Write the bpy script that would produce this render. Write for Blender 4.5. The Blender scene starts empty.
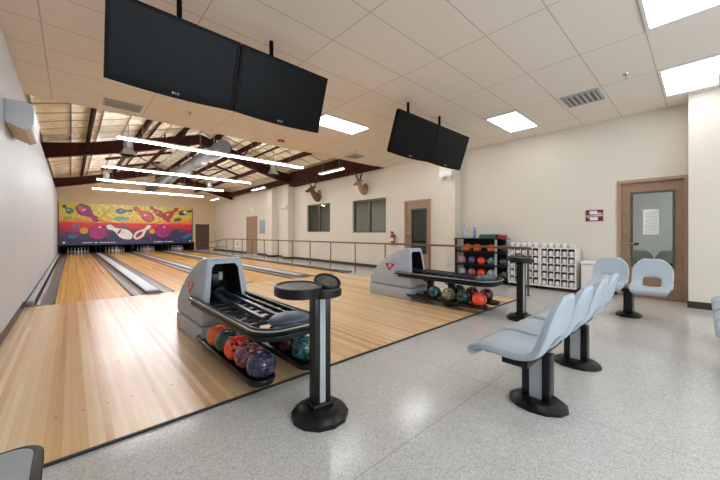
import bpy, bmesh, math, random
from mathutils import Vector, Matrix

random.seed(7)
C = bpy.context.scene.collection
S = bpy.context.scene
PI = math.pi

# ------------------------------------------------------------------ camera, world, exposure
cam_data = bpy.data.cameras.new('camera')
cam = bpy.data.objects.new('camera', cam_data)
C.objects.link(cam)
cam_data.sensor_width = 36.0
cam_data.lens = 314.8 / 720 * 36.0
cam_data.shift_y = -6.0 / 720
cam_data.clip_start = 0.02
cam.location = (0, 0, 1.2)
cam.rotation_euler = (PI / 2, 0, -math.atan(289 / 314.8))
S.camera = cam

world = bpy.data.worlds.new('world')
S.world = world
world.use_nodes = True
world.node_tree.nodes['Background'].inputs[0].default_value = (0.72, 0.85, 1.0, 1)
world.node_tree.nodes['Background'].inputs[1].default_value = 3.0
S.view_settings.view_transform = 'Standard'
S.view_settings.look = 'None'
S.view_settings.gamma = 1
S.view_settings.use_curve_mapping = False
S.view_settings.exposure = -0.15
TROFFER = 7.8      # radiance of the ceiling panels
STRIP = 170.0       # radiance of the long tubes over the lanes
BELL = 60.0
try:
    S.cycles.use_denoising = True
    S.cycles.max_bounces = 8
    S.cycles.diffuse_bounces = 5
    S.cycles.sample_clamp_indirect = 6.0
    S.cycles.caustics_reflective = False
    S.cycles.caustics_refractive = False
except Exception:
    pass

# daylight through the shopfront window behind the camera
pl = bpy.data.lights.new('window_daylight', 'AREA')
pl.shape = 'RECTANGLE'; pl.size = 5.4; pl.size_y = 1.7
pl.energy = 140; pl.color = (0.84, 0.92, 1.0)
plo = bpy.data.objects.new('window_daylight', pl)
plo.location = (2.4, -4.19, 1.75); plo.rotation_euler = (PI / 2, 0, 0)
C.objects.link(plo)

# ------------------------------------------------------------------ materials
def lin(c):
    return tuple(((v / 255) / 12.92 if v / 255 <= 0.04045 else ((v / 255 + 0.055) / 1.055) ** 2.4) for v in c) + (1,)

def new_mat(name):
    m = bpy.data.materials.new(name); m.use_nodes = True
    return m, m.node_tree, m.node_tree.nodes['Principled BSDF']

def mix_col(nt, a, b, fac, mode='MIX'):
    n = nt.nodes.new('ShaderNodeMix'); n.data_type = 'RGBA'; n.blend_type = mode
    for sock, v in ((n.inputs[0], fac), (n.inputs[6], a), (n.inputs[7], b)):
        if hasattr(v, 'is_linked') or hasattr(v, 'links'): nt.links.new(v, sock)
        else: sock.default_value = v
    return n.outputs[2]

def math_n(nt, op, a, b=None, c=None):
    n = nt.nodes.new('ShaderNodeMath'); n.operation = op
    for i, v in enumerate((a, b, c)):
        if v is None: continue
        if hasattr(v, 'links'): nt.links.new(v, n.inputs[i])
        else: n.inputs[i].default_value = v
    return n.outputs[0]

def coords(nt):
    tc = nt.nodes.new('ShaderNodeTexCoord')
    sp = nt.nodes.new('ShaderNodeSeparateXYZ')
    nt.links.new(tc.outputs['Object'], sp.inputs[0])
    return tc.outputs['Object'], sp.outputs

def noise(nt, vec, scale, detail=2, rough=0.5, sc=None):
    if sc:
        mp = nt.nodes.new('ShaderNodeMapping'); mp.inputs['Scale'].default_value = sc
        nt.links.new(vec, mp.inputs[0]); vec = mp.outputs[0]
    n = nt.nodes.new('ShaderNodeTexNoise'); n.inputs['Scale'].default_value = scale
    n.inputs['Detail'].default_value = detail; n.inputs['Roughness'].default_value = rough
    nt.links.new(vec, n.inputs['Vector'])
    return n.outputs['Fac']

def ramp(nt, fac, stops, interp='LINEAR'):
    r = nt.nodes.new('ShaderNodeValToRGB'); cr = r.color_ramp; cr.interpolation = interp
    while len(cr.elements) < len(stops): cr.elements.new(0.5)
    for e, (p, c) in zip(cr.elements, stops): e.position = p; e.color = c
    nt.links.new(fac, r.inputs[0])
    return r.outputs[0]

def bump(nt, b, h, strength, dist=0.01):
    n = nt.nodes.new('ShaderNodeBump'); n.inputs['Strength'].default_value = strength
    n.inputs['Distance'].default_value = dist
    nt.links.new(h, n.inputs['Height']); nt.links.new(n.outputs[0], b.inputs['Normal'])

def pm(name, rgb, rough=0.5, metal=0.0, var=0.06, scale=6.0, spec=0.5, coat=0.0, bmp=0.0, bscale=80):
    m, nt, b = new_mat(name)
    o, _ = coords(nt)
    c = lin(rgb)
    d = tuple(max(0, v * (1 - var * 2)) for v in c[:3]) + (1,)
    l = tuple(min(1, v * (1 + var)) for v in c[:3]) + (1,)
    nt.links.new(ramp(nt, noise(nt, o, scale, 3), [(0.3, d), (0.7, l)]), b.inputs['Base Color'])
    b.inputs['Roughness'].default_value = rough
    b.inputs['Metallic'].default_value = metal
    b.inputs['Specular IOR Level'].default_value = spec
    if coat: b.inputs['Coat Weight'].default_value = coat; b.inputs['Coat Roughness'].default_value = 0.05
    if bmp: bump(nt, b, noise(nt, o, bscale, 3), bmp, 0.004)
    return m

def emit(name, rgb, strength):
    m, nt, b = new_mat(name)
    b.inputs['Base Color'].default_value = lin((240, 240, 236))
    b.inputs['Emission Color'].default_value = lin(rgb)
    b.inputs['Emission Strength'].default_value = strength
    return m

def wood_mat(name, stops, width, rough, seam=0.25, along=1.9, coat=0.3):
    """narrow boards running along Y, each with a tone and grain of its own"""
    m, nt, b = new_mat(name)
    o, s = coords(nt)
    xi = math_n(nt, 'FLOOR', math_n(nt, 'DIVIDE', s[0], width))
    wn = nt.nodes.new('ShaderNodeTexWhiteNoise'); wn.noise_dimensions = '1D'
    nt.links.new(xi, wn.inputs['W'])
    ly = math_n(nt, 'FLOOR', math_n(nt, 'ADD', math_n(nt, 'DIVIDE', s[1], along), math_n(nt, 'MULTIPLY', wn.outputs[0], 7.3)))
    w2 = nt.nodes.new('ShaderNodeTexWhiteNoise'); w2.noise_dimensions = '2D'
    cb = nt.nodes.new('ShaderNodeCombineXYZ'); nt.links.new(xi, cb.inputs[0]); nt.links.new(ly, cb.inputs[1])
    nt.links.new(cb.outputs[0], w2.inputs['Vector'])
    broad = noise(nt, o, 1.0, 2, 0.6, (3.2, 0.06, 1))
    grain = noise(nt, o, 1.0, 4, 0.6, (170, 3.0, 1))
    t = math_n(nt, 'ADD', math_n(nt, 'MULTIPLY', wn.outputs[0], 0.34), math_n(nt, 'MULTIPLY', w2.outputs[0], 0.22))
    t = math_n(nt, 'ADD', t, math_n(nt, 'MULTIPLY', broad, 0.34))
    t = math_n(nt, 'ADD', t, math_n(nt, 'MULTIPLY', math_n(nt, 'SUBTRACT', grain, 0.5), 0.2))
    col = ramp(nt, t, stops)
    fr = math_n(nt, 'FRACT', math_n(nt, 'DIVIDE', s[0], width))
    ln = math_n(nt, 'LESS_THAN', fr, 0.06)
    dark = mix_col(nt, col, (0.18, 0.10, 0.05, 1), math_n(nt, 'MULTIPLY', ln, seam))
    nt.links.new(dark, b.inputs['Base Color'])
    b.inputs['Roughness'].default_value = rough
    b.inputs['Coat Weight'].default_value = coat; b.inputs['Coat Roughness'].default_value = rough * 0.9
    b.inputs['Specular IOR Level'].default_value = 0.35
    return m

M = {}
M['approach'] = wood_mat('maple_approach', [(0.12, lin((204, 154, 106))), (0.4, lin((232, 192, 142))), (0.62, lin((242, 210, 164))), (0.9, lin((249, 226, 188)))], 0.038, 0.27, 0.18, 2.6, 0.32)
M['lane'] = wood_mat('pine_lane', [(0.15, lin((206, 138, 62))), (0.45, lin((236, 178, 90))), (0.7, lin((246, 198, 112))), (0.9, lin((252, 216, 136)))], 0.027, 0.22, 0.12, 3.0)
def terrazzo():
    m, nt, b = new_mat('terrazzo')
    o, s = coords(nt)
    v = nt.nodes.new('ShaderNodeTexVoronoi'); v.inputs['Scale'].default_value = 150
    nt.links.new(o, v.inputs['Vector'])
    sp = nt.nodes.new('ShaderNodeSeparateColor'); nt.links.new(v.outputs['Color'], sp.inputs[0])
    c = ramp(nt, sp.outputs[0], [(0.0, lin((172, 170, 163))), (0.2, lin((187, 185, 179))), (0.4, lin((199, 198, 193))), (0.75, lin((208, 207, 203))), (1.0, lin((219, 218, 215)))])
    cloud = noise(nt, o, 1.1, 4, 0.6)
    c = mix_col(nt, c, lin((178, 172, 163)), math_n(nt, 'MULTIPLY', cloud, 0.3))
    lx = math_n(nt, 'LESS_THAN', math_n(nt, 'FRACT', math_n(nt, 'DIVIDE', math_n(nt, 'ADD', s[0], 0.6), 3.05)), 0.0016)
    ly = math_n(nt, 'LESS_THAN', math_n(nt, 'FRACT', math_n(nt, 'DIVIDE', math_n(nt, 'ADD', s[1], 1.9), 3.05)), 0.0016)
    c = mix_col(nt, c, lin((120, 112, 102)), math_n(nt, 'MULTIPLY', math_n(nt, 'MAXIMUM', lx, ly), 0.6))
    nt.links.new(c, b.inputs['Base Color'])
    b.inputs['Roughness'].default_value = 0.2
    nt.links.new(math_n(nt, 'ADD', 0.08, math_n(nt, 'MULTIPLY', noise(nt, o, 3.0, 4, 0.7), 0.17)), b.inputs['Roughness'])
    bump(nt, b, noise(nt, o, 3.2, 3), 0.05, 0.01)
    return m
M['terrazzo'] = terrazzo()
def ceiling_mat():
    m, nt, b = new_mat('acoustic_tile')
    o, s = coords(nt)
    gx = math_n(nt, 'FRACT', math_n(nt, 'DIVIDE', math_n(nt, 'SUBTRACT', s[0], 2.261), 1.253))
    gy = math_n(nt, 'FRACT', math_n(nt, 'DIVIDE', math_n(nt, 'SUBTRACT', s[1], 2.307), 0.6255))
    line = math_n(nt, 'MAXIMUM', math_n(nt, 'LESS_THAN', gx, 0.011), math_n(nt, 'LESS_THAN', gy, 0.022))
    sp = noise(nt, o, 150, 2, 0.6)
    c = ramp(nt, sp, [(0.3, lin((218, 209, 199))), (0.55, lin((243, 236, 227)))])
    c = mix_col(nt, c, lin((172, 160, 148)), math_n(nt, 'MULTIPLY', line, 0.6))
    nt.links.new(c, b.inputs['Base Color'])
    b.inputs['Roughness'].default_value = 0.9
    bump(nt, b, sp, 0.25, 0.003)
    return m
M['ceiling'] = ceiling_mat()
def block_wall(name, rgb):
    m, nt, b = new_mat(name)
    o, s = coords(nt)
    c = lin(rgb)
    n = noise(nt, o, 0.9, 3)
    col = ramp(nt, n, [(0.3, tuple(v * 0.95 for v in c[:3]) + (1,)), (0.7, c)])
    row = math_n(nt, 'LESS_THAN', math_n(nt, 'FRACT', math_n(nt, 'DIVIDE', s[2], 0.2)), 0.03)
    nt.links.new(mix_col(nt, col, tuple(v * 0.93 for v in c[:3]) + (1,), row), b.inputs['Base Color'])
    b.inputs['Roughness'].default_value = 0.55
    bump(nt, b, noise(nt, o, 60, 3), 0.08, 0.003)
    return m
M['wall'] = block_wall('cream_painted_block', (224, 217, 203))
M['wall_white'] = block_wall('white_painted_wall', (208, 215, 223))
M['wall_shade_tan'] = block_wall('shade_tinted_wall', (208, 184, 148))  # tan holds the far wall's shading and the warm bounce off the wood
def insulation():
    m, nt, b = new_mat('vinyl_roof_insulation')
    o, s = coords(nt)
    fx = math_n(nt, 'FRACT', math_n(nt, 'DIVIDE', s[0], 0.62))
    fy = math_n(nt, 'FRACT', math_n(nt, 'DIVIDE', s[1], 0.74))
    px = math_n(nt, 'ABSOLUTE', math_n(nt, 'SUBTRACT', fx, 0.5))
    py = math_n(nt, 'ABSOLUTE', math_n(nt, 'SUBTRACT', fy, 0.5))
    seam = math_n(nt, 'MAXIMUM', math_n(nt, 'GREATER_THAN', px, 0.475), math_n(nt, 'GREATER_THAN', py, 0.465))
    n = noise(nt, o, 2.4, 3, 0.55)
    c = ramp(nt, n, [(0.3, lin((224, 208, 176))), (0.7, lin((248, 238, 212)))])
    c = mix_col(nt, c, lin((96, 76, 54)), math_n(nt, 'MULTIPLY', seam, 0.8))
    nt.links.new(c, b.inputs['Base Color'])
    b.inputs['Roughness'].default_value = 0.45
    pil = math_n(nt, 'ADD', math_n(nt, 'POWER', math_n(nt, 'MULTIPLY', px, 2), 6), math_n(nt, 'POWER', math_n(nt, 'MULTIPLY', py, 2), 8))
    h = math_n(nt, 'ADD', math_n(nt, 'MULTIPLY', pil, 0.6), n)
    bump(nt, b, h, 1.0, 0.14)
    return m
M['insulation'] = insulation()
M['steel_red'] = pm('oxide_primer_steel', (64, 33, 27), 0.85, 0, 0.15, 9, spec=0.15)
M['base'] = pm('dark_rubber_base', (58, 44, 36), 0.5)
M['black'] = pm('black_plastic', (16, 17, 19), 0.32, spec=0.35)
M['black_matte'] = pm('matte_black', (16, 16, 17), 0.8)
M['screen'] = pm('dark_glass_screen', (13, 16, 18), 0.35, 0, 0.02, spec=0.12)
M['seat'] = pm('pale_blue_grey_plastic', (176, 188, 198), 0.38, 0, 0.03, 4)
M['seat_gloss'] = M['seat']
M['hood'] = pm('grey_moulded_hood', (176, 184, 195), 0.42, 0, 0.04, 5)
M['grey'] = pm('light_grey_paint', (176, 180, 182), 0.4)
M['capping'] = pm('grey_capping_board', (192, 194, 196), 0.35, 0, 0.05, 8)
M['capend'] = pm('blue_grey_end_cap', (130, 138, 150), 0.4)
M['gutter'] = pm('worn_grey_gutter', (94, 84, 76), 0.4, 0, 0.12, 12)
M['rubber'] = pm('black_rubber_strip', (30, 27, 26), 0.6)
M['rail'] = pm('bronze_handrail_paint', (112, 86, 64), 0.4, 0.2)
M['navy'] = pm('navy_track_plastic', (44, 54, 78), 0.3)
M['bumper'] = pm('blue_grey_bumper_pad', (72, 86, 104), 0.35, 0, 0.08, 10)
M['white'] = pm('white_enamel', (232, 230, 226), 0.4, 0, 0.02)
M['whitebox'] = pm('white_laminate', (240, 237, 231), 0.5, 0, 0.02)
M['door_wood'] = pm('brown_door_wood', (160, 130, 104), 0.45, 0, 0.08, 7)
M['door_dark'] = pm('dark_walnut_door', (84, 60, 48), 0.5, 0, 0.1, 7)
M['door_frame'] = pm('tan_door_frame', (172, 142, 118), 0.45, 0, 0.05, 7)
M['gasket'] = pm('grey_glazing_frame', (92, 92, 84), 0.4, 0.2)
M['chrome'] = pm('brushed_steel', (200, 196, 188), 0.25, 1.0, 0.03)
M['galv'] = pm('galvanised_steel', (172, 174, 172), 0.4, 0.6, 0.1, 14)
M['galv_dark'] = pm('dull_galvanised_cap', (72, 76, 72), 0.6, 0.3, 0.1, 14)
M['duct'] = pm('dull_spiral_duct', (92, 94, 90), 0.6, 0.2, 0.12, 10)
M['tv_black'] = pm('black_tv_plastic', (10, 10, 11), 0.45, spec=0.12)
M['red'] = pm('signal_red', (190, 34, 34), 0.35)
M['maroon'] = pm('maroon_print', (122, 26, 42), 0.45)
M['orange_print'] = pm('orange_red_emblem', (206, 92, 52), 0.45)
M['paper'] = pm('white_paper', (236, 236, 238), 0.7, 0, 0.01)
M['ink'] = pm('grey_print_ink', (150, 150, 158), 0.7, 0, 0.01)
M['lens'] = emit('ceiling_panel_lens', (249, 251, 255), TROFFER)
M['tube'] = emit('lit_fluorescent_tube', (249, 251, 255), STRIP)
M['tube_dim'] = emit('lit_shop_tube', (249, 251, 255), 4.0)
M['bell'] = emit('lit_lamp_disc', (255, 250, 242), BELL)
M['fur'] = pm('brown_deer_fur', (112, 86, 60), 0.8, 0, 0.2, 18)
M['fur_pale'] = pm('pale_tan_fur', (176, 142, 110), 0.8, 0, 0.15, 18)
M['antler'] = pm('antler_bone', (112, 92, 66), 0.6, 0, 0.15, 20)
M['horn_dark'] = pm('dark_horn', (52, 42, 36), 0.6, 0, 0.15, 20)
M['nose'] = pm('dark_nose', (38, 30, 28), 0.5)
M['teal_cloth'] = pm('teal_folded_cloth', (64, 104, 104), 0.85, 0, 0.2, 40)
M['red_cloth'] = pm('red_folded_cloth', (176, 52, 48), 0.85, 0, 0.2, 40)
M['blue_plastic'] = pm('blue_bottle_plastic', (104, 146, 190), 0.3)
M['clear_plastic'] = pm('cloudy_bottle_plastic', (176, 200, 198), 0.25)
M['ac'] = pm('cool_white_plastic', (206, 212, 218), 0.4, 0, 0.02)
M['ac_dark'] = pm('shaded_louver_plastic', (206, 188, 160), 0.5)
M['blue_sheet'] = pm('blue_grey_sheet_metal', (164, 178, 188), 0.5)
M['keypad'] = pm('grey_speckled_mat', (92, 94, 86), 0.45, 0, 0.5, 60)
M['pin'] = pm('white_pin_coating', (214, 216, 222), 0.25, 0, 0.01)
M['pit'] = pm('black_pit_curtain', (14, 14, 16), 0.85)
M['greyface'] = pm('grey_console_face', (158, 160, 158), 0.35, 0, 0.06, 30)
def glass(name, tint, gloss, through=0.3):
    m = bpy.data.materials.new(name); m.use_nodes = True
    nt = m.node_tree; nt.nodes.clear()
    out = nt.nodes.new('ShaderNodeOutputMaterial')
    g = nt.nodes.new('ShaderNodeBsdfGlossy'); g.inputs[0].default_value = lin(gloss); g.inputs['Roughness'].default_value = 0.015
    t = nt.nodes.new('ShaderNodeBsdfTransparent'); t.inputs[0].default_value = lin(tint)
    mx = nt.nodes.new('ShaderNodeMixShader'); mx.inputs[0].default_value = through
    nt.links.new(g.outputs[0], mx.inputs[1]); nt.links.new(t.outputs[0], mx.inputs[2]); nt.links.new(mx.outputs[0], out.inputs[0])
    return m
M['glass_door'] = glass('tinted_reflective_glass', (120, 126, 110), (226, 228, 212), 0.22)
M['glass_dark'] = glass('dim_door_glass', (96, 98, 90), (120, 122, 112), 0.6)
M['glass_window'] = glass('dark_window_glass', (150, 158, 142), (196, 204, 186), 0.6)
M['room_dark'] = pm('dim_room_paint', (186, 184, 164), 0.8)

# ------------------------------------------------------------------ mesh builder
class MB:
    def __init__(self): self.bm = bmesh.new()
    def _set(self, before, m):
        for f in self.bm.faces:
            if f.index == -1 or f not in before: f.material_index = m
    def box(self, x0, x1, y0, y1, z0, z1, m=0, bev=0.0, seg=2):
        t = bmesh.new()
        vs = [t.verts.new(p) for p in ((x0, y0, z0), (x1, y0, z0), (x1, y1, z0), (x0, y1, z0), (x0, y0, z1), (x1, y0, z1), (x1, y1, z1), (x0, y1, z1))]
        for q in ((3, 2, 1, 0), (4, 5, 6, 7), (0, 1, 5, 4), (1, 2, 6, 5), (2, 3, 7, 6), (3, 0, 4, 7)): t.faces.new([vs[i] for i in q])
        if bev: bmesh.ops.bevel(t, geom=list(t.edges), offset=bev, segments=seg, affect='EDGES', profile=0.5)
        return self.add(t, m)
    def add(self, t, m=None, mat=None):
        if mat is not None: bmesh.ops.transform(t, matrix=mat, verts=t.verts)
        if m is not None:
            for f in t.faces: f.material_index = m
        mp = {}
        for v in t.verts: mp[v] = self.bm.verts.new(v.co)
        for f in t.faces:
            try:
                nf = self.bm.faces.new([mp[v] for v in f.verts]); nf.material_index = f.material_index
            except ValueError: pass
        t.free()
        return self
    def obox(self, a, b, w, h, m=0, up=(0, 0, 1)):
        """a bar from a to b, w wide sideways and h along up"""
        a, b = Vector(a), Vector(b); d = (b - a).normalized(); u = Vector(up)
        sd = d.cross(u)
        if sd.length < 1e-4: sd = d.cross(Vector((1, 0, 0)))
        sd.normalize(); u = sd.cross(d).normalized()
        t = bmesh.new(); v = []
        for p in (a, b):
            for i, j in ((-1, -1), (1, -1), (1, 1), (-1, 1)): v.append(t.verts.new(p + sd * i * w / 2 + u * j * h / 2))
        for q in ((3, 2, 1, 0), (4, 5, 6, 7), (0, 1, 5, 4), (1, 2, 6, 5), (2, 3, 7, 6), (3, 0, 4, 7)): t.faces.new([v[i] for i in q])
        return self.add(t, m)
    def lathe(self, prof, m=0, at=(0, 0, 0), seg=20, mat=None):
        t = bmesh.new(); rings = []
        for r, z in prof:
            if r < 1e-5: rings.append([t.verts.new((0, 0, z))])
            else: rings.append([t.verts.new((r * math.cos(2 * PI * k / seg), r * math.sin(2 * PI * k / seg), z)) for k in range(seg)])
        for A, B in zip(rings, rings[1:]):
            for k in range(seg):
                a = [A[k % len(A)], A[(k + 1) % len(A)], B[(k + 1) % len(B)], B[k % len(B)]]
                u = []
                for q in a:
                    if q not in u: u.append(q)
                if len(u) > 2: t.faces.new(u)
        if len(rings[0]) > 1: t.faces.new(list(reversed(rings[0])))
        if len(rings[-1]) > 1: t.faces.new(rings[-1])
        mm = Matrix.Translation(at)
        if mat is not None: mm = mm @ mat
        return self.add(t, m, mm)
    def cyl(self, a, b, r, m=0, seg=14, r2=None):
        a, b = Vector(a), Vector(b); d = b - a
        q = Vector((0, 0, 1)).rotation_difference(d.normalized()).to_matrix().to_4x4()
        return self.lathe([(r, 0), (r if r2 is None else r2, d.length)], m, a, seg, q)
    def sphere(self, c, r, m=0, u=20, v=12, sc=(1, 1, 1), rot=None):
        prof = [(0 if k in (0, v) else math.sin(PI * k / v) * r, -math.cos(PI * k / v) * r) for k in range(v + 1)]
        mm = Matrix.Diagonal((*sc, 1))
        if rot is not None: mm = rot @ mm
        return self.lathe(prof, m, c, u, mm)
    def tube(self, path, r, m=0, seg=10, sx=1.0, closed=False):
        """round or flattened bar along a path; r may be one radius per point; sx scales it sideways"""
        P = [Vector(p) for p in path]; n = len(P)
        R = r if isinstance(r, (list, tuple)) else [r] * n
        t = bmesh.new(); rings = []
        prev = None
        for i, p in enumerate(P):
            if closed: d = (P[(i + 1) % n] - P[i - 1])
            else: d = P[min(i + 1, n - 1)] - P[max(i - 1, 0)]
            d.normalize()
            ref = Vector((0, 0, 1)) if abs(d.z) < 0.95 else Vector((0, 1, 0))
            sd = d.cross(ref).normalized()
            if prev is not None and sd.dot(prev) < 0: sd = -sd
            prev = sd
            up = sd.cross(d).normalized()
            rings.append([t.verts.new(p + (sd * math.cos(2 * PI * k / seg) * sx + up * math.sin(2 * PI * k / seg)) * R[i]) for k in range(seg)])
        for i in range(n if closed else n - 1):
            A, B = rings[i], rings[(i + 1) % n]
            for k in range(seg): t.faces.new((A[k], A[(k + 1) % seg], B[(k + 1) % seg], B[k]))
        if not closed:
            t.faces.new(list(reversed(rings[0]))); t.faces.new(rings[-1])
        return self.add(t, m)
    def prism(self, poly, axis, lo, hi, m=0, bev=0):
        """poly in the two other axes (in x,y,z order), pushed from lo to hi along axis"""
        t = bmesh.new()
        def pt(a, b, h): return {'x': (h, a, b), 'y': (a, h, b), 'z': (a, b, h)}[axis]
        A = [t.verts.new(pt(a, b, lo)) for a, b in poly]; B = [t.verts.new(pt(a, b, hi)) for a, b in poly]
        t.faces.new(A); t.faces.new(list(reversed(B)))
        n = len(A)
        for i in range(n): t.faces.new((A[i], A[(i + 1) % n], B[(i + 1) % n], B[i]))
        bmesh.ops.recalc_face_normals(t, faces=t.faces)
        if bev: bmesh.ops.bevel(t, geom=list(t.edges), offset=bev, segments=2, affect='EDGES', profile=0.5)
        return self.add(t, m)
    def build(self, name, mats, parent=None, smooth=True, loc=None, angle=40):
        bmesh.ops.recalc_face_normals(self.bm, faces=self.bm.faces)
        me = bpy.data.meshes.new(name); self.bm.to_mesh(me); self.bm.free()
        for x in (mats if isinstance(mats, (list, tuple)) else [mats]): me.materials.append(M[x] if isinstance(x, str) else x)
        if smooth:
            me.shade_smooth(); me.set_sharp_from_angle(angle=math.radians(angle))
        o = bpy.data.objects.new(name, me); C.objects.link(o)
        if parent: o.parent = parent
        if loc: o.location = loc
        return o

def tag(o, label=None, cat=None, group=None, kind=None):
    if label: o['label'] = label
    if cat: o['category'] = cat
    if group: o['group'] = group
    if kind: o['kind'] = kind
    return o
def empty(name, loc, rz=0):
    o = bpy.data.objects.new(name, None); o.location = loc; o.rotation_euler = (0, 0, rz); o.empty_display_size = 0.1
    C.objects.link(o); return o
KIDS = {}
def copy_tree(o, parent=None):
    c = o.copy(); C.objects.link(c)
    if parent: c.parent = parent
    for ch in [x for x in bpy.data.objects if x.parent == o]: copy_tree(ch, c)
    return c
def struct(name, mb, mat, smooth=False, label=None, parent=None):
    o = mb.build(name, mat, parent, smooth)
    if parent is None: o['kind'] = 'structure'
    if label: o['label'] = label
    return o
def boxo(name, b, mat, parent=None, bev=0.0, m=0): return MB().box(*b, bev=bev).build(name, mat, parent)

# ------------------------------------------------------------------ the room
ZC, XR, XLW, YE = 3.48, 7.93, -0.565, 7.42
struct('floor', MB().box(-0.7, 8.2, -4.2, 25.0, -0.12, 0.0), 'terrazzo')
struct('floor_pit', MB().box(-0.7, 8.2, 25.0, 27.6, -0.12, 0.0), 'pit')
struct('floor_approach', MB().box(XLW, 6.05, 2.30, YE, 0.0, 0.012), 'approach')
struct('trim_approach_edge', MB().box(XLW, 6.065, 2.282, 2.30, 0.0, 0.014).box(6.05, 6.065, 2.30, YE, 0.0, 0.014), 'rubber')
mb = MB()
for x0 in (-0.198, 1.58, 3.26, 5.08):
    for y in (2.83, 3.69):
        for k in range(7): mb.cyl((x0 + 0.125 + 0.1327 * k, y, 0.0118), (x0 + 0.125 + 0.1327 * k, y, 0.0126), 0.008, seg=8)
struct('trim_approach_dots', mb, 'base')
struct('wall_left', MB().box(-0.75, XLW, -4.4, 27.6, 0, 3.49), 'wall_white')
struct('wall_left_outer', MB().box(-1.45, -1.35, 7.3, 25.1, 0, 4.0), 'insulation')
def wall_with_holes(name, axis_x, thick, y0, y1, z1, holes, mat):
    mb = MB(); ys = sorted({y0, y1, *[h[0] for h in holes], *[h[1] for h in holes]})
    for a, b in zip(ys, ys[1:]):
        zs = [(0, z1)]
        for h in holes:
            if h[0] <= a + 1e-6 and h[1] >= b - 1e-6:
                zs = [(0, h[2])] * (h[2] > 0) + [(h[3], z1)]
        for p, q in zs: mb.box(axis_x, axis_x + thick, a, b, p, q)
    return struct(name, mb, mat)
DOOR = (0.165, 1.14, 0, 2.235); DOOR2 = (5.50, 6.51, 0, 2.26); DOORF = (17.4, 18.9, 0, 2.25)
WINA = (10.48, 12.21, 1.29, 2.51); WINB = (7.33, 9.06, 1.25, 2.46)
wall_with_holes('wall_right', XR, 0.25, 0.16, 25.0, 4.1, [DOOR, DOOR2, DOORF, WINA, WINB], 'wall')
struct('wall_right_bump', MB().box(7.42, XR + 0.25, -4.2, 0.16, 0, ZC + 0.05), 'wall')
# rear wall with the shopfront window that lets the daylight in
struct('wall_rear', MB().box(-0.8, 8.2, -4.4, -4.2, 0, 0.9).box(-0.8, 8.2, -4.4, -4.2, 2.6, 3.7).box(-0.8, -0.3, -4.4, -4.2, 0.9, 2.6).box(5.1, 8.2, -4.4, -4.2, 0.9, 2.6), 'wall')
w = struct('window_3', MB().box(-0.3, 5.1, -4.34, -4.28, 0.9, 0.95).box(-0.3, 5.1, -4.34, -4.28, 2.55, 2.6).box(-0.3, -0.25, -4.34, -4.28, 0.95, 2.55).box(5.05, 5.1, -4.34, -4.28, 0.95, 2.55).box(2.37, 2.43, -4.34, -4.28, 0.95, 2.55), 'gasket')
# far wall above and beside the lanes
struct('wall_far', MB().box(-1.4, 6.62, 25.0, 25.15, 0.62, 5.4).box(6.62, 6.68, 25.0, 25.15, 0, 5.4).box(7.62, 8.2, 25.0, 25.15, 0, 5.4).box(6.68, 7.62, 25.0, 25.15, 1.92, 5.4), 'wall_shade_tan')
struct('wall_pit_back', MB().box(-0.8, 6.68, 27.5, 27.6, 0, 0.8).box(-0.8, 6.68, 25.15, 27.5, 0.66, 0.76).box(6.6, 6.68, 25.15, 27.5, 0, 0.66), 'pit')
# ceilings
struct('ceiling', MB().box(-0.8, 8.2, -4.4, YE, ZC, ZC + 0.05), 'ceiling')
struct('wall_plenum_drop', MB().box(-1.4, 8.2, YE, YE + 0.05, ZC, 5.5), 'wall')
AX = 3.69
def roof_z(x): return 3.98 + 0.285 * ((x if x < AX else 2 * AX - x) + 0.565)
struct('ceiling_roof_left', MB().prism([(-1.45, roof_z(-1.45)), (AX, roof_z(AX)), (AX, roof_z(AX) + 0.1), (-1.45, roof_z(-1.45) + 0.1)], 'y', YE, 25.1), 'insulation')
struct('ceiling_roof_right', MB().prism([(AX, roof_z(AX)), (8.2, roof_z(8.2)), (8.2, roof_z(8.2) + 0.1), (AX, roof_z(AX) + 0.1)], 'y', YE, 25.1), 'insulation')
# baseboards
struct('baseboard_left', MB().box(XLW, XLW + 0.012, -4.2, YE, 0.0, 0.11), 'base')
mb = MB()
for a, b in ((1.14, 4.53), (5.03, 5.5), (6.51, 13.35), (13.9, 15.0), (15.5, 17.4), (18.9, 25.0)): mb.box(XR - 0.012, XR, a, b, 0, 0.11)
for a, b in ((4.53, 5.03), (13.35, 13.9), (15.0, 15.5)):
    x0 = 7.64 if a < 5 else 7.6
    mb.box(x0 - 0.012, x0, a - 0.012, b + 0.012, 0, 0.11).box(x0, XR, a - 0.012, a, 0, 0.11)
struct('baseboard_right', mb, 'base')
struct('baseboard_right_bump', MB().box(7.408, 7.42, -4.2, 0.172, 0, 0.11).box(7.42, XR, 0.16, 0.172, 0, 0.11), 'base')
struct('wall_pilaster', MB().box(7.64, XR + 0.02, 4.53, 5.03, 0, ZC), 'wall')
struct('wall_pilaster', MB().box(7.6, XR + 0.02, 13.35, 13.9, 0, 3.56), 'wall')
struct('wall_pilaster', MB().box(7.6, XR + 0.02, 15.0, 15.5, 0, 3.5), 'wall')

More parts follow.
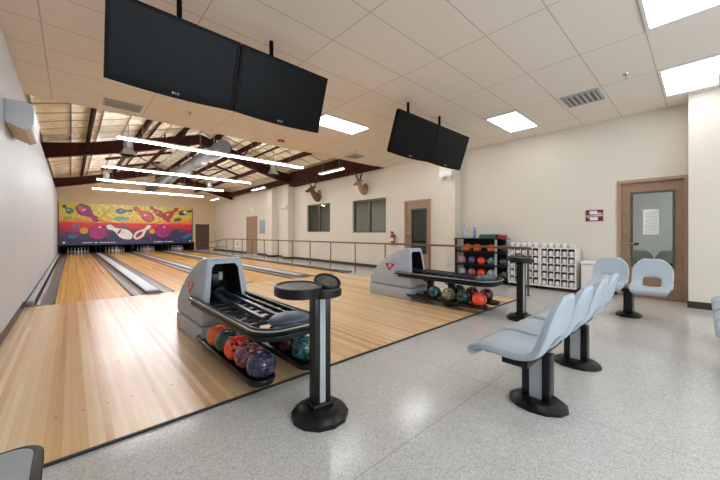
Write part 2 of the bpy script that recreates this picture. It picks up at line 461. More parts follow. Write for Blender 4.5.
# roof steel: two tapered frames, purlins, eave girder
def rafter(y, left):
    f = (lambda x: x) if left else (lambda x: 2 * AX - x)
    e = -1.3 if left else -0.56
    top = [(e, 3.93 if not left else 3.76), (0.3, 4.05), (AX - 0.01, roof_z(AX) - 0.17)]
    bot = [(-0.56, 3.47) if not left else (e, 3.3), (1.3, 3.93), (2.6, 4.32), (AX - 0.01, 4.7)]
    poly = [(f(x), z) for x, z in top + bot[::-1]]
    mb = MB().prism(poly, 'y', y - 0.015, y + 0.015)
    for line in (top, bot):
        for a, b in zip(line, line[1:]): mb.obox((f(a[0]), y, a[1]), (f(b[0]), y, b[1]), 0.2, 0.022)
    for px in (1.2, 2.5): 
        mb.box(min(f(px), f(px + 0.015)), max(f(px), f(px + 0.015)), y - 0.1, y + 0.1, 4.1 + 0.2 * px - 0.1, 4.1 + 0.2 * px + 0.2)
    o = mb.build('roof_beam', 'steel_red', None, False)
    return tag(o, ('dark red steel roof frame ' + ('rising from the left wall' if left else 'rising from the right wall') + (', nearer the hanging ceiling' if y < 15 else ', nearer the far wall')), 'roof beam', 'steel roof frames', 'structure')
for y in (13.2, 21.2):
    for l in (True, False): rafter(y, l)
px_list = (0.4, 1.7, 3.0, 4.2, 5.24, 6.62)
for i, x in enumerate(px_list):
    z = roof_z(x)
    o = MB().box(x - 0.008, x + 0.008, YE, 25.0, z - 0.15, z - 0.012).box(x - 0.008, x + 0.045, YE, 25.0, z - 0.16, z - 0.15).box(x - 0.045, x + 0.008, YE, 25.0, z - 0.012, z).build('roof_purlin', 'steel_red', None, False)
    tag(o, 'long brown roof purlin, number %s from the left wall' % ('one', 'two', 'three', 'four', 'five', 'six')[i], 'purlin', 'purlins under the roof', 'structure')
struct('roof_eave_beam', MB().box(7.55, 7.62, YE, 13.1, 3.46, 4.07).box(7.5, 7.75, YE, 13.1, 3.44, 3.465).box(7.6, 7.93, YE, 13.1, 3.465, 3.49), 'steel_red')
struct('roof_eave_strut', MB().box(7.55, 7.6, 13.3, 21.1, 3.62, 3.86).box(7.5, 7.65, 13.3, 21.1, 3.60, 3.62), 'steel_red')
mb = MB()
for x, y in ((1.7, 13.2), (1.7, 21.2), (5.24, 13.2), (5.24, 21.2), (3.0, 13.2), (4.2, 13.2), (0.4, 13.2)):
    zb = 3.47 + 0.3 * ((x if x < AX else 2 * AX - x) + 0.56)
    o = MB().obox((x, y - 0.02, zb + 0.08), (x, y - 0.85, roof_z(x) - 0.2), 0.04, 0.04).build('roof_brace', 'steel_red', None, False)
    o['kind'] = 'structure'
for x in (2.05, 5.83):
    o = MB().obox((x, YE, roof_z(x) - 0.06), (x, 25, roof_z(x) - 0.06), 0.045, 0.06).build('roof_brace', 'steel_red', None, False); o['kind'] = 'structure'
for (x0, y0), (x1, y1) in (((1.7, 14), (5.2, 20.6)), ((5.2, 14), (1.9, 20.6))):
    o = MB().cyl((x0, y0, 4.1), (x1, y1, 4.1), 0.018).build('roof_brace', 'steel_red', None, False); o['kind'] = 'structure'
for y in (16.0, 18.6):
    for s in (1, -1):
        f = (lambda x: x) if s == 1 else (lambda x: 2 * AX - x)
        o = MB().obox((f(1.0), y, roof_z(1.0) - 0.26), (f(3.3), y, roof_z(3.3) - 0.26), 0.07, 0.09).build('roof_brace', 'steel_red', None, False); o['kind'] = 'structure'

# ------------------------------------------------------------------ doors and windows
def glazed_door(name, d, glz, hand_side, label, pane='glass_door'):
    y0, y1, _, z1 = d
    root = empty(name, (XR, (y0 + y1) / 2, 0)); root['kind'] = 'structure'; root['label'] = label
    h = (y1 - y0) / 2
    fw = 0.055
    MB().box(-0.02, 0.14, -h, -h + fw, 0, z1).box(-0.02, 0.14, h - fw, h, 0, z1).box(-0.02, 0.14, -h + fw, h - fw, z1 - fw, z1).build('door_frame', 'door_frame', root, False)
    a, b, c, e = glz[0] - (y0 + y1) / 2, glz[1] - (y0 + y1) / 2, glz[2], glz[3]
    lf = MB(); X0, X1 = 0.03, 0.075; H = h - fw
    lf.box(X0, X1, -H, a, 0.01, z1 - fw).box(X0, X1, b, H, 0.01, z1 - fw).box(X0, X1, a, b, 0.01, c).box(X0, X1, a, b, e, z1 - fw)
    leaf = lf.build('door_leaf', 'door_wood', root, False)
    g = 0.035
    MB().box(X0 - 0.012, X1, a, a + g, c, e).box(X0 - 0.012, X1, b - g, b, c, e).box(X0 - 0.012, X1, a + g, b - g, c, c + g).box(X0 - 0.012, X1, a + g, b - g, e - g, e).build('glazing_frame', 'gasket', leaf, False)
    MB().box(X0 + 0.018, X0 + 0.026, a + g, b - g, c + g, e - g).build('glass_pane', pane, leaf, False)
    hy = hand_side * (H - 0.075)
    MB().cyl((X0, hy, 1.02), (X0 - 0.012, hy, 1.02), 0.033).cyl((X0 - 0.01, hy, 1.02), (X0 - 0.05, hy, 1.02), 0.012).tube([(X0 - 0.05, hy + 0.01 * hand_side, 1.02), (X0 - 0.052, hy - 0.05 * hand_side, 1.022), (X0 - 0.045, hy - 0.12 * hand_side, 1.018)], 0.01).build('lever_handle', 'chrome', leaf)
    MB().cyl((X0, hy, 1.23), (X0 - 0.02, hy, 1.23), 0.03).build('deadbolt', 'chrome', leaf)
    for z in (0.25, 1.1, 1.95):
        MB().cyl((X0 - 0.008, -hand_side * (H - 0.004), z - 0.05), (X0 - 0.008, -hand_side * (H - 0.004), z + 0.05), 0.009, seg=8).build('hinge', 'door_frame', leaf)
    # dim space behind the leaf
    bk = MB().box(1.6, 1.65, -h - 0.6, h + 0.6, 0, 2.6).box(0.25, 1.65, -h - 0.65, -h - 0.6, 0, 2.6).box(0.25, 1.65, h + 0.6, h + 0.65, 0, 2.6).box(0.25, 1.65, -h - 0.65, h + 0.65, 2.6, 2.65).box(0.25, 1.65, -h - 0.65, h + 0.65, -0.05, 0)
    o = bk.build('wall_behind_' + name, 'room_dark', None, False); o.location = (XR, (y0 + y1) / 2, 0); o['kind'] = 'structure'
    return root
glazed_door('door_1', DOOR, (0.335, 0.945, 0.58, 2.0), 1, 'brown wooden door with tall tinted glass and a paper notice')
glazed_door('door_2', DOOR2, (5.66, 6.27, 0.58, 2.0), 1, 'brown glazed door beside the fire extinguisher', 'glass_dark')
# far doors
def solid_door(name, loc, w, h, mat, label, face):
    root = empty(name, loc); root['kind'] = 'structure'; root['label'] = label
    fw = 0.06
    if face == 'x':
        MB().box(-0.02, 0.12, -w / 2, -w / 2 + fw, 0, h).box(-0.02, 0.12, w / 2 - fw, w / 2, 0, h).box(-0.02, 0.12, -w / 2 + fw, w / 2 - fw, h - fw, h).build('door_frame', mat, root, False)
        lf = MB().box(0.02, 0.07, -w / 2 + fw, w / 2 - fw, 0.01, h - fw).build('door_leaf', mat, root, False)
        MB().sphere((-0.01, -w / 2 + 0.14, 1.0), 0.035).build('door_knob', 'chrome', lf)
    else:
        MB().box(-w / 2, -w / 2 + fw, -0.02, 0.12, 0, h).box(w / 2 - fw, w / 2, -0.02, 0.12, 0, h).box(-w / 2 + fw, w / 2 - fw, -0.02, 0.12, h - fw, h).build('door_frame', mat, root, False)
        lf = MB().box(-w / 2 + fw, w / 2 - fw, 0.02, 0.07, 0.01, h - fw).build('door_leaf', mat, root, False)
        MB().sphere((-w / 2 + 0.14, -0.01, 0.95), 0.035).build('door_knob', 'chrome', lf)
    return root
solid_door('door_3', (XR, 18.15, 0), 1.5, 2.25, 'door_wood', 'brown door in the far part of the right wall', 'x')
solid_door('door_4', (7.15, 25.0, 0), 0.94, 1.92, 'door_dark', 'low dark brown door beside the lane mural', 'y')
def window(name, wd, label):
    y0, y1, z0, z1 = wd
    root = empty(name, (XR, (y0 + y1) / 2, z0)); root['kind'] = 'structure'; root['label'] = label
    h = (y1 - y0) / 2; H = z1 - z0; f = 0.05
    MB().box(0.07, 0.15, -h, -h + f, 0, H).box(0.07, 0.15, h - f, h, 0, H).box(0.07, 0.15, -h + f, h - f, 0, f).box(0.07, 0.15, -h + f, h - f, H - f, H).build('window_frame', 'gasket', root, False)
    MB().box(0.06, 0.13, -0.03, 0.03, f, H - f).build('window_mullion', 'gasket', root, False)
    for s in (-1, 1):
        a, b = sorted((s * 0.03, s * (h - f)))
        MB().box(0.1, 0.106, a, b, f, H - f).build('window_pane', 'glass_window', root, False)
    bk = MB().box(1.2, 1.25, -h - 0.5, h + 0.5, -0.6, H + 0.5).box(0.25, 1.25, -h - 0.55, -h - 0.5, -0.6, H + 0.5).box(0.25, 1.25, h + 0.5, h + 0.55, -0.6, H + 0.5).box(0.25, 1.25, -h - 0.55, h + 0.55, H + 0.5, H + 0.55).box(0.25, 1.25, -h - 0.55, h + 0.55, -0.65, -0.6)
    o = bk.build('wall_behind_' + name, 'room_dark', None, False); o.location = root.location; o['kind'] = 'structure'
window('window_1', WINA, 'dark two-pane window under the antlered brown deer head')
window('window_2', WINB, 'wide dark two-pane window under the dark-horned mount')

# ------------------------------------------------------------------ lanes
LW = 1.046
LANES = (-0.198, 1.58, 3.26, 5.08)
LN = ('leftmost', 'second', 'third', 'rightmost')
for i, x in enumerate(LANES):
    root = empty('bowling_lane', (x, YE, 0))
    tag(root, ('narrow board bowling lane along the left wall', 'bowling lane just right of the first wide grey capping', 'bowling lane between the thin capping and the second wide one', 'bowling lane nearest the handrail')[i], 'bowling lane', 'four bowling lanes')
    MB().box(0, LW, 0, 18.9, 0.001, 0.014).build('lane_surface', 'lane', root, False)
    for a, b in ((-0.225, -0.012), (LW + 0.012, LW + 0.225)):
        t = MB(); n = 8; top = []
        for k in range(n + 1):
            u = k / n; top.append((a + (b - a) * u, 0.004 + 0.03 * (2 * u - 1) ** 2))
        t.prism(top + [(b, 0.0), (a, 0.0)], 'y', 0.0, 18.9)
        t.build('gutter', 'gutter', root)
    for a, b in ((-0.012, 0), (LW, LW + 0.012)):
        MB().box(a, b, 0, 18.9, 0.001, 0.02).build('lane_edge', 'rubber', root, False)
def capping(x0, x1, h, label, y1=25.0, end=True):
    root = empty('lane_capping', ((x0 + x1) / 2, YE, 0)); w = (x1 - x0) / 2
    tag(root, label, 'lane capping', 'grey cappings between lanes')
    L = y1 - YE - 0.35
    MB().box(-w, w, 0.22, L, 0.0, h, bev=0.008).build('capping_board', 'capping', root)
    MB().box(-w - 0.01, w + 0.01, 0.0, 0.215, 0.0, h + 0.006, bev=0.02).build('end_cap', 'capend', root)
    for s in (-1, 1):
        a, b = sorted((s * w, s * (w + 0.018)))
        MB().box(a, b, 0.22, L, 0, h - 0.02).build('side_strip', 'rubber', root, False)
    return root
capping(1.105, 1.32, 0.07, 'wide grey capping between the leftmost lane and its neighbour')
capping(2.885, 3.005, 0.06, 'thin grey capping between the two middle lanes')
capping(4.565, 4.82, 0.07, 'wide grey capping behind the farther ball return')
capping(6.385, 6.475, 0.06, 'grey curb capping beside the handrail')
capping(-0.535, -0.46, 0.09, 'pale curb capping along the left wall')

# bowling pins
pin_prof = [(0.025, 0), (0.03, 0.01), (0.037, 0.04), (0.052, 0.08), (0.0605, 0.115), (0.058, 0.15), (0.045, 0.19), (0.031, 0.225), (0.0235, 0.255), (0.0235, 0.28), (0.029, 0.315), (0.0325, 0.34), (0.029, 0.365), (0.015, 0.379), (0, 0.381)]
pin0 = None
ROWS = (('front', 1), ('second', 2), ('third', 3), ('back', 4))
for i, x in enumerate(LANES):
    for r, (rn, n) in enumerate(ROWS):
        for k in range(n):
            loc = (x + LW / 2 + (k - (n - 1) / 2) * 0.305, 25.08 + r * 0.264, 0.0145)
            if pin0 is None:
                pin0 = empty('bowling_pin', loc)
                MB().lathe(pin_prof, 0, seg=14).build('pin_body', 'pin', pin0)
                MB().lathe([(0.0245, 0.25), (0.0245, 0.258)], 0, seg=14).lathe([(0.0245, 0.275), (0.0248, 0.283)], 0, seg=14).build('neck_stripe', 'red', pin0)
                o = pin0
            else:
                o = copy_tree(pin0); o.location = loc
            which = '' if n == 1 else (', %s from the left' % ('first', 'second', 'third', 'fourth')[k])
            tag(o, 'white bowling pin in the %s row of the %s lane%s' % (rn, LN[i], which), 'bowling pin', 'bowling pins of the %s lane' % LN[i])
# pinsetter housings between the lanes
edges = [(-0.56, -0.45), (1.09, 1.34), (2.88, 3.01), (4.55, 4.84), (6.36, 6.58)]
for i, x in enumerate(LANES):
    root = empty('pinsetter', (x + LW / 2, 25.16, 0))
    tag(root, 'black pin pit housing behind the pins of the %s lane' % LN[i], 'pinsetter', 'black pin pits')
    MB().box(-0.74, 0.74, 2.2, 2.26, 0.03, 0.5).build('pit_curtain', 'pit', root, False)
    for s in (-1, 1):
        MB().box(s * 0.80 - 0.02, s * 0.80 + 0.02, -0.28, 2.26, 0.04, 0.5).build('kickback', 'pit', root, False)
    
# ------------------------------------------------------------------ mural over the lanes
def mural_board():
    root = empty('lane_mural', (0, 24.9, 0))
    tag(root, 'long bright mural of pins and balls over the lane ends', 'mural')
    def board_mat(name, stops, z0, z1, rays=False):
        m, nt, b = new_mat(name); o, s = coords(nt)
        n = noise(nt, o, 1.6, 3)
        t = math_n(nt, 'DIVIDE', math_n(nt, 'SUBTRACT', s[2], z0), z1 - z0)
        t = math_n(nt, 'ADD', t, math_n(nt, 'MULTIPLY', math_n(nt, 'SUBTRACT', n, 0.5), 0.5))
        c = ramp(nt, t, stops)
        if rays:
            dx = math_n(nt, 'SUBTRACT', s[0], 3.16); dz = math_n(nt, 'SUBTRACT', s[2], 1.6)
            a = math_n(nt, 'ARCTAN2', dx, dz)
            st = math_n(nt, 'GREATER_THAN', math_n(nt, 'SINE', math_n(nt, 'MULTIPLY', a, 34)), 0.1)
            near = math_n(nt, 'LESS_THAN', math_n(nt, 'ABSOLUTE', math_n(nt, 'SUBTRACT', s[0], 2.9)), 1.7)
            c = mix_col(nt, c, lin((236, 214, 98)), math_n(nt, 'MULTIPLY', math_n(nt, 'MULTIPLY', st, near), 0.75))
            c = mix_col(nt, c, lin((150, 116, 30)), math_n(nt, 'MULTIPLY', math_n(nt, 'GREATER_THAN', noise(nt, o, 6, 3), 0.58), 0.5))
        else:
            c = mix_col(nt, c, lin((178, 70, 92)), math_n(nt, 'MULTIPLY', math_n(nt, 'GREATER_THAN', noise(nt, o, 5, 4, 0.7), 0.6), 0.5))
            c = mix_col(nt, c, lin((70, 120, 150)), math_n(nt, 'MULTIPLY', math_n(nt, 'GREATER_THAN', noise(nt, o, 9, 3, 0.6), 0.66), 0.6))
        nt.links.new(c, b.inputs['Base Color']); b.inputs['Roughness'].default_value = 0.35
        return m
    cols = dict(green=(60, 132, 50), black=(30, 32, 40), magenta=(150, 32, 96), lime=(142, 170, 40), gold=(204, 168, 40), slate=(96, 104, 128), teal=(110, 176, 150), pink=(214, 92, 84), crimson=(186, 32, 60), red=(190, 34, 34), navy=(40, 48, 92), white=(236, 236, 236), cream=(230, 216, 190), ball=(170, 22, 120), dot=(250, 190, 240), blue=(44, 110, 156), dgreen=(40, 96, 92), orange=(222, 140, 60))
    keys = list(cols)
    mats = {k: pm('mural_ink_' + k, v, 0.4, 0, 0.08, 5) for k, v in cols.items()}
    def pin2d(p0, p1, w, dep):
        """outline of a pin, foot at p0 and head at p1"""
        p0, p1 = Vector(p0), Vector(p1); d = p1 - p0; L = d.length; d.normalize(); n = Vector((-d.y, d.x))
        prof = [(0, 0.45), (0.1, 0.75), (0.25, 1.0), (0.38, 0.98), (0.52, 0.66), (0.66, 0.36), (0.75, 0.34), (0.86, 0.52), (0.94, 0.46), (1.0, 0.15)]
        pts = [p0 + d * (t * L) + n * (r * w) for t, r in prof] + [p0 + d * (t * L) - n * (r * w) for t, r in reversed(prof)]
        return [(q.x, q.y) for q in pts]
    def outlined(mb, p0, p1, w, k):
        put(mb, pin2d(Vector(p0) + (Vector(p0) - Vector(p1)) * 0.03, Vector(p1) + (Vector(p1) - Vector(p0)) * 0.03, w * 1.22, 0), 'black'); put(mb, pin2d(p0, p1, w, 0), k)
        q = Vector(p0) * 0.66 + Vector(p1) * 0.34; put(mb, ell((q.x - w * 0.25, q.y + w * 0.2), w * 0.4, w * 0.22, 0.6), 'dot')
    def ell(c, rx, rz, rot=0, n=20):
        return [(c[0] + rx * math.cos(t) * math.cos(rot) - rz * math.sin(t) * math.sin(rot), c[1] + rx * math.cos(t) * math.sin(rot) + rz * math.sin(t) * math.cos(rot)) for t in (2 * PI * k / n for k in range(n))]
    up = board_mat('mural_upper_print', [(0.0, lin((226, 110, 50))), (0.22, lin((226, 170, 70))), (0.45, lin((218, 194, 74))), (1.0, lin((206, 190, 60)))], 1.9, 3.0, True)
    lo = board_mat('mural_lower_print', [(0.05, lin((30, 34, 58))), (0.34, lin((54, 40, 92))), (0.55, lin((112, 30, 80))), (0.78, lin((196, 28, 38))), (1.0, lin((220, 44, 34)))], 0.62, 1.9)
    U = MB().box(-0.51, 6.42, 0, 0.05, 1.9, 3.03)
    lay = [0]
    def put(mb, poly, k):
        lay[0] += 1
        mb.prism(poly, 'y', -0.002 - 0.0004 * lay[0], 0.0, keys.index(k) + 1)
    outlined(U, (0.04, 2.43), (-0.32, 2.84), 0.15, 'green'); put(U, ell((-0.29, 2.81), 0.1, 0.08, 0.6), 'black')
    put(U, ell((-0.15, 2.13), 0.2, 0.1, 0.1), 'lime')
    outlined(U, (0.3, 2.86), (1.22, 2.02), 0.27, 'magenta'); put(U, ell((0.42, 2.72), 0.1, 0.16, 0.7), 'pink')
    put(U, [(1.15, 2.1), (1.35, 2.08), (2.0, 2.86), (1.85, 2.9)], 'gold'); put(U, [(1.6, 2.12), (1.75, 2.1), (1.5, 2.75), (1.38, 2.7)], 'gold')
    outlined(U, (2.08, 2.62), (2.9, 2.7), 0.14, 'slate'); put(U, ell((2.35, 2.17), 0.42, 0.13), 'teal')
    outlined(U, (4.02, 2.14), (3.02, 2.9), 0.25, 'pink'); outlined(U, (4.6, 2.42), (3.9, 3.0), 0.17, 'crimson')
    outlined(U, (4.66, 2.24), (5.5, 2.98), 0.22, 'red'); outlined(U, (5.6, 2.62), (6.4, 2.86), 0.14, 'navy')
    put(U, ell((5.98, 2.74), 0.1, 0.1), 'white'); put(U, ell((5.5, 2.2), 0.26, 0.12, 0.2), 'dgreen'); put(U, ell((4.95, 2.1), 0.14, 0.07), 'magenta')
    U.build('upper_panel', [up] + [mats[k] for k in keys], root, False)
    Lm = MB().box(-0.51, 6.42, 0.0, 0.05, 0.56, 1.895)
    lay[0] = 0
    for c, r, k in (((0.57, 1.4), 0.2, 'orange'), ((1.2, 1.3), 0.42, 'ball'), ((4.0, 1.38), 0.17, 'orange'), ((4.62, 1.36), 0.42, 'ball')):
        put(Lm, ell((c[0], c[1] - 0.02), r * 1.1, r * 1.1), 'black'); put(Lm, ell(c, r, r), k); put(Lm, ell((c[0] + r * 0.3, c[1] - r * 0.35), r * 0.5, r * 0.4), 'magenta' if r > 0.3 else 'gold')
    put(Lm, ell((1.3, 1.62), 0.07, 0.06), 'dot'); put(Lm, ell((4.7, 1.68), 0.07, 0.06), 'dot')
    put(Lm, ell((0.05, 1.05), 0.2, 0.13), 'blue'); put(Lm, ell((0.2, 1.66), 0.2, 0.1), 'slate'); put(Lm, ell((2.4, 1.68), 0.22, 0.08), 'slate')
    put(Lm, ell((5.5, 1.2), 0.36, 0.36), 'navy'); put(Lm, ell((5.75, 1.45), 0.2, 0.12, 0.4), 'dgreen'); put(Lm, [(5.7, 0.95), (6.4, 1.3), (6.4, 1.05), (5.9, 0.85)], 'blue')
    put(Lm, [(1.7, 1.2), (2.2, 1.4), (2.5, 0.9), (1.9, 0.8)], 'navy')
    outlined(Lm, (2.9, 0.98), (1.62, 1.72), 0.31, 'white'); put(Lm, [(2.12, 1.25), (2.22, 1.19), (2.38, 1.45), (2.28, 1.51)], 'red')
    outlined(Lm, (3.02, 0.9), (3.9, 1.78), 0.25, 'cream'); put(Lm, ell((3.28, 1.18), 0.26, 0.1, 0.78), 'magenta')
    put(Lm, [(-0.5, 0.57), (6.41, 0.57), (6.41, 0.80), (-0.5, 0.80)], 'navy')
    x = 0.6
    for a, b in ((0.5, 0.95), (1.05, 1.2), (1.3, 2.05), (4.1, 4.6), (4.7, 5.2)):
        put(Lm, [(a, 0.66), (b, 0.66), (b, 0.70), (a, 0.70)], 'white')
    for xx in (-0.3, 6.3): put(Lm, ell((xx, 0.7), 0.06, 0.06), 'white')
    Lm.build('lower_panel', [lo] + [mats[k] for k in keys], root, False)
    MB().box(-0.55, -0.51, -0.01, 0.06, 0.56, 3.03).box(6.42, 6.46, -0.01, 0.06, 0.56, 3.03).box(-0.55, 6.46, -0.01, 0.06, 0.52, 0.56).build('mural_frame', 'black', root, False)
mural_board()

# ------------------------------------------------------------------ handrail
def handrail():
    X = 6.56
    root = empty('handrail', (X, 2.3, 0))
    tag(root, 'long bronze handrail on posts beside the rightmost lane', 'handrail')
    T = lambda y: y - 2.3
    MB().tube([(0, T(2.26), 0.925), (0, T(10), 0.925), (0, T(18.42), 0.925)], 0.026, seg=10).build('top_rail', 'rail', root)
    for y in (2.3, 4.6, 6.09, 7.37, 8.63, 9.89, 11.18, 12.34, 13.67, 14.98, 16.21, 17.44, 18.42):
        MB().cyl((0, T(y), 0.0), (0, T(y), 0.92), 0.018, seg=10).cyl((0, T(y), 0), (0, T(y), 0.008), 0.04).build('post', 'rail', root)
    MB().tube([(0, T(18.42), 0.92), (0, T(23.2), 0.5)], 0.02, seg=10).build('ramp_rail', 'rail', root)
    MB().tube([(0, T(18.42), 0.48), (0, T(23.2), 0.26)], 0.016, seg=8).build('ramp_rail', 'rail', root)
    for y in (20.0, 21.6, 23.2):
        z = 0.92 - (y - 18.42) / 4.78 * 0.42
        MB().cyl((0, T(y), 0.0), (0, T(y), z), 0.018, seg=8).build('post', 'rail', root)
handrail()

# ------------------------------------------------------------------ ball returns
def arc_u(hw, y0, yend, r, z, n=10):
    """U path open towards +Y: from (-hw, y0) to the rounded end at yend and back"""
    p = [(-hw, y0, z), (-hw, (y0 + yend) / 2, z)]
    for k in range(n + 1):
        a = PI + (PI / 2) * k / n; p.append((-hw + r + r * math.cos(a), yend + r + r * math.sin(a), z))
    for k in range(n + 1):
        a = 1.5 * PI + (PI / 2) * k / n; p.append((hw - r + r * math.cos(a), yend + r + r * math.sin(a), z))
    return p + [(hw, (y0 + yend) / 2, z), (hw, y0, z)]
def ball_return(xc):
    root = empty('ball_return', (xc, 3.58, 0.012))
    hw = lambda z: 0.265 - (0.075 * max(0, (z - 0.41)) / 0.5)
    b = MB().box(-0.27, 0.27, -0.07, 0.98, 0.0, 0.205, bev=0.018)
    b.box(-0.265, 0.265, -0.064, 0.974, 0.212, 0.40, bev=0.03)
    b.build('base_skirt', 'hood', root)
    prof = [(-0.035, 0.385), (0.93, 0.385), (0.90, 0.45), (0.80, 0.56), (0.70, 0.66), (0.50, 0.79), (0.33, 0.87), (0.17, 0.92), (0.06, 0.928), (0.025, 0.90)]
    t = bmesh.new()
    L = [t.verts.new((-hw(z), y, z)) for y, z in prof]; R = [t.verts.new((hw(z), y, z)) for y, z in prof]
    t.faces.new(L); t.faces.new(list(reversed(R)))
    n = len(prof)
    for i in range(n - 1): t.faces.new((L[i], L[i + 1], R[i + 1], R[i]))
    # near face is a ring around the ball opening
    def fy(z): return -0.035 + (z - 0.385) / (0.90 - 0.385) * 0.06
    inner = [(-0.18, 0.43), (-0.14, 0.82), (-0.105, 0.86), (0.105, 0.86), (0.14, 0.82), (0.18, 0.43)]
    I = [t.verts.new((x, fy(z), z)) for x, z in inner]; D = [t.verts.new((x * 0.92, fy(z) + 0.42, z * 0.97 + 0.015)) for x, z in inner]
    lb, lt, rt, rb = L[0], L[-1], R[-1], R[0]
    for q in ((lb, I[0], I[1], lt), (lt, I[1], I[2]), (lt, I[2], I[3], rt), (rt, I[3], I[4]), (rt, I[4], I[5], rb), (rb, I[5], I[0], lb)): t.faces.new(q)
    dark = []
    for i in range(6): dark.append(t.faces.new((I[i], I[(i + 1) % 6], D[(i + 1) % 6], D[i])))
    dark.append(t.faces.new(D))
    for f in dark: f.material_index = 1
    bmesh.ops.recalc_face_normals(t, faces=t.faces)
    be = [e for e in t.edges if len(e.link_faces) == 2 and not any(f in dark for f in e.link_faces) and e.calc_face_angle(0) > 0.5 and not (e.verts[0] in I or e.verts[1] in I)]
    bmesh.ops.bevel(t, geom=be, offset=0.025, segments=3, affect='EDGES', profile=0.5)
    h = MB().add(t, None).build('hood', ['hood', 'black_matte'], root, True, angle=35)
    # small accelerator block and lens seen inside the opening
    MB().box(-0.09, 0.06, 0.2, 0.32, 0.58, 0.74, bev=0.02).cyl((0, 0.18, 0.52), (0, 0.4, 0.52), 0.06).build('ball_lift', 'black', root)
    MB().box(-0.012, 0.03, 0.19, 0.2, 0.66, 0.75).build('inner_decal', 'grey', root, False)
    # triangle emblems on both cheeks of the hood
    for s in (-1, 1):
        e = MB(); 
        def px(z): return s * (hw(z) + 0.0015)
        def tri(pts, m, off):
            tt = bmesh.new(); v = [tt.verts.new((px(z) + s * off, y, z)) for y, z in pts]
            tt.faces.new(v); r = bmesh.ops.extrude_face_region(tt, geom=list(tt.faces)); 
            bmesh.ops.translate(tt, vec=(s * 0.002, 0, 0), verts=[g for g in r['geom'] if isinstance(g, bmesh.types.BMVert)])
            e.add(tt, m)
        tri([(0.56, 0.63), (0.36, 0.63), (0.345, 0.615), (0.45, 0.50), (0.47, 0.50), (0.575, 0.615)], 0, 0)
        cir = lambda r: [(0.46 + r * math.cos(2 * PI * k / 14), 0.588 + r * math.sin(2 * PI * k / 14)) for k in range(14)]
        tri(cir(0.034), 1, 0.0021); tri(cir(0.02), 0, 0.0042)
        e.build('triangle_emblem', ['orange_print' if xc < 3 else 'red', 'white'], h, False)
    MB().prism([(-0.012, 0.0), (0.012, 0.0), (0.0, 0.03)], 'z', 0.926, 0.929).build('top_decal', 'maroon', h, False).location = (0, 0.08, 0)
    # upper track
    zr = 0.475
    MB().tube(arc_u(0.285, 0.28, -1.5, 0.2, zr), 0.03, sx=0.75, seg=10).tube(arc_u(0.29, 0.2, -1.505, 0.2, zr - 0.045), 0.022, sx=0.7, seg=8).build('track_rim', 'black', root)
    MB().tube(arc_u(0.305, 0.29, -1.52, 0.2, zr + 0.012), 0.007, sx=1.0, seg=8).build('rim_highlight', 'galv', root)  # thin grey tube drawn as the highlight along the black rim
    for x in (-0.105, 0.025):
        MB().obox((x, 0.3, 0.535), (x, -1.15, 0.492), 0.035, 0.03).build('ball_rail', 'navy', root, False)
    for x in (0.12, 0.22):
        MB().obox((x, 0.02, 0.515), (x, -1.2, 0.492), 0.022, 0.03).build('ball_rail', 'black', root, False)
    for k in range(7):
        y = -0.12 - 0.17 * k
        MB().box(-0.275, 0.275, y - 0.018, y + 0.018, 0.445, 0.47).build('crossbar', 'black', root, False)
    MB().sphere((0.065, -1.28, 0.485), 1.0, sc=(0.18, 0.15, 0.06), u=24, v=12).build('end_bumper', 'bumper', root)
    # lower trays, posts, foot
    for s in (-1, 1):
        xo = s * 0.21
        tr = MB()
        pts = [(xo + 0.095 * math.cos(a), y + 0.095 * math.sin(a)) for y, r in ((-0.05, (0, 1)), (-1.33, (1, 2))) for a in [PI * (r[0] + (r[1] - r[0]) * k / 8) for k in range(9)]]
        tr.prism(pts, 'z', 0.077, 0.097)
        tr.build('lower_tray', 'black', root)
        MB().tube([(x, y, 0.112) for x, y in pts], 0.013, seg=8, closed=True).build('tray_rim', 'black', root)
    for y in (-0.3, -0.72):
        MB().box(-0.045, 0.045, y - 0.05, y + 0.05, 0.015, 0.45, bev=0.01).build('support_post', 'black', root)
        MB().box(-0.24, 0.24, y - 0.03, y + 0.03, 0.05, 0.077).build('tray_bracket', 'black', root, False)
        MB().tube([(-0.25, y, 0.43), (-0.16, y, 0.37), (-0.05, y, 0.33)], 0.014, seg=8).tube([(0.25, y, 0.43), (0.16, y, 0.37), (0.05, y, 0.33)], 0.014, seg=8).build('strut', 'black', root)
    MB().lathe([(0.15, 0), (0.15, 0.018), (0.1, 0.03), (0.06, 0.035)], 0, at=(0, -0.72, 0), seg=20).build('foot', 'black', root)
    return root
ret1 = tag(ball_return(1.265), 'nearer grey ball return, beside the round score table', 'ball return', 'grey ball returns')
ret2 = tag(ball_return(4.72), 'farther grey ball return, in front of the black ball rack', 'ball return', 'grey ball returns')

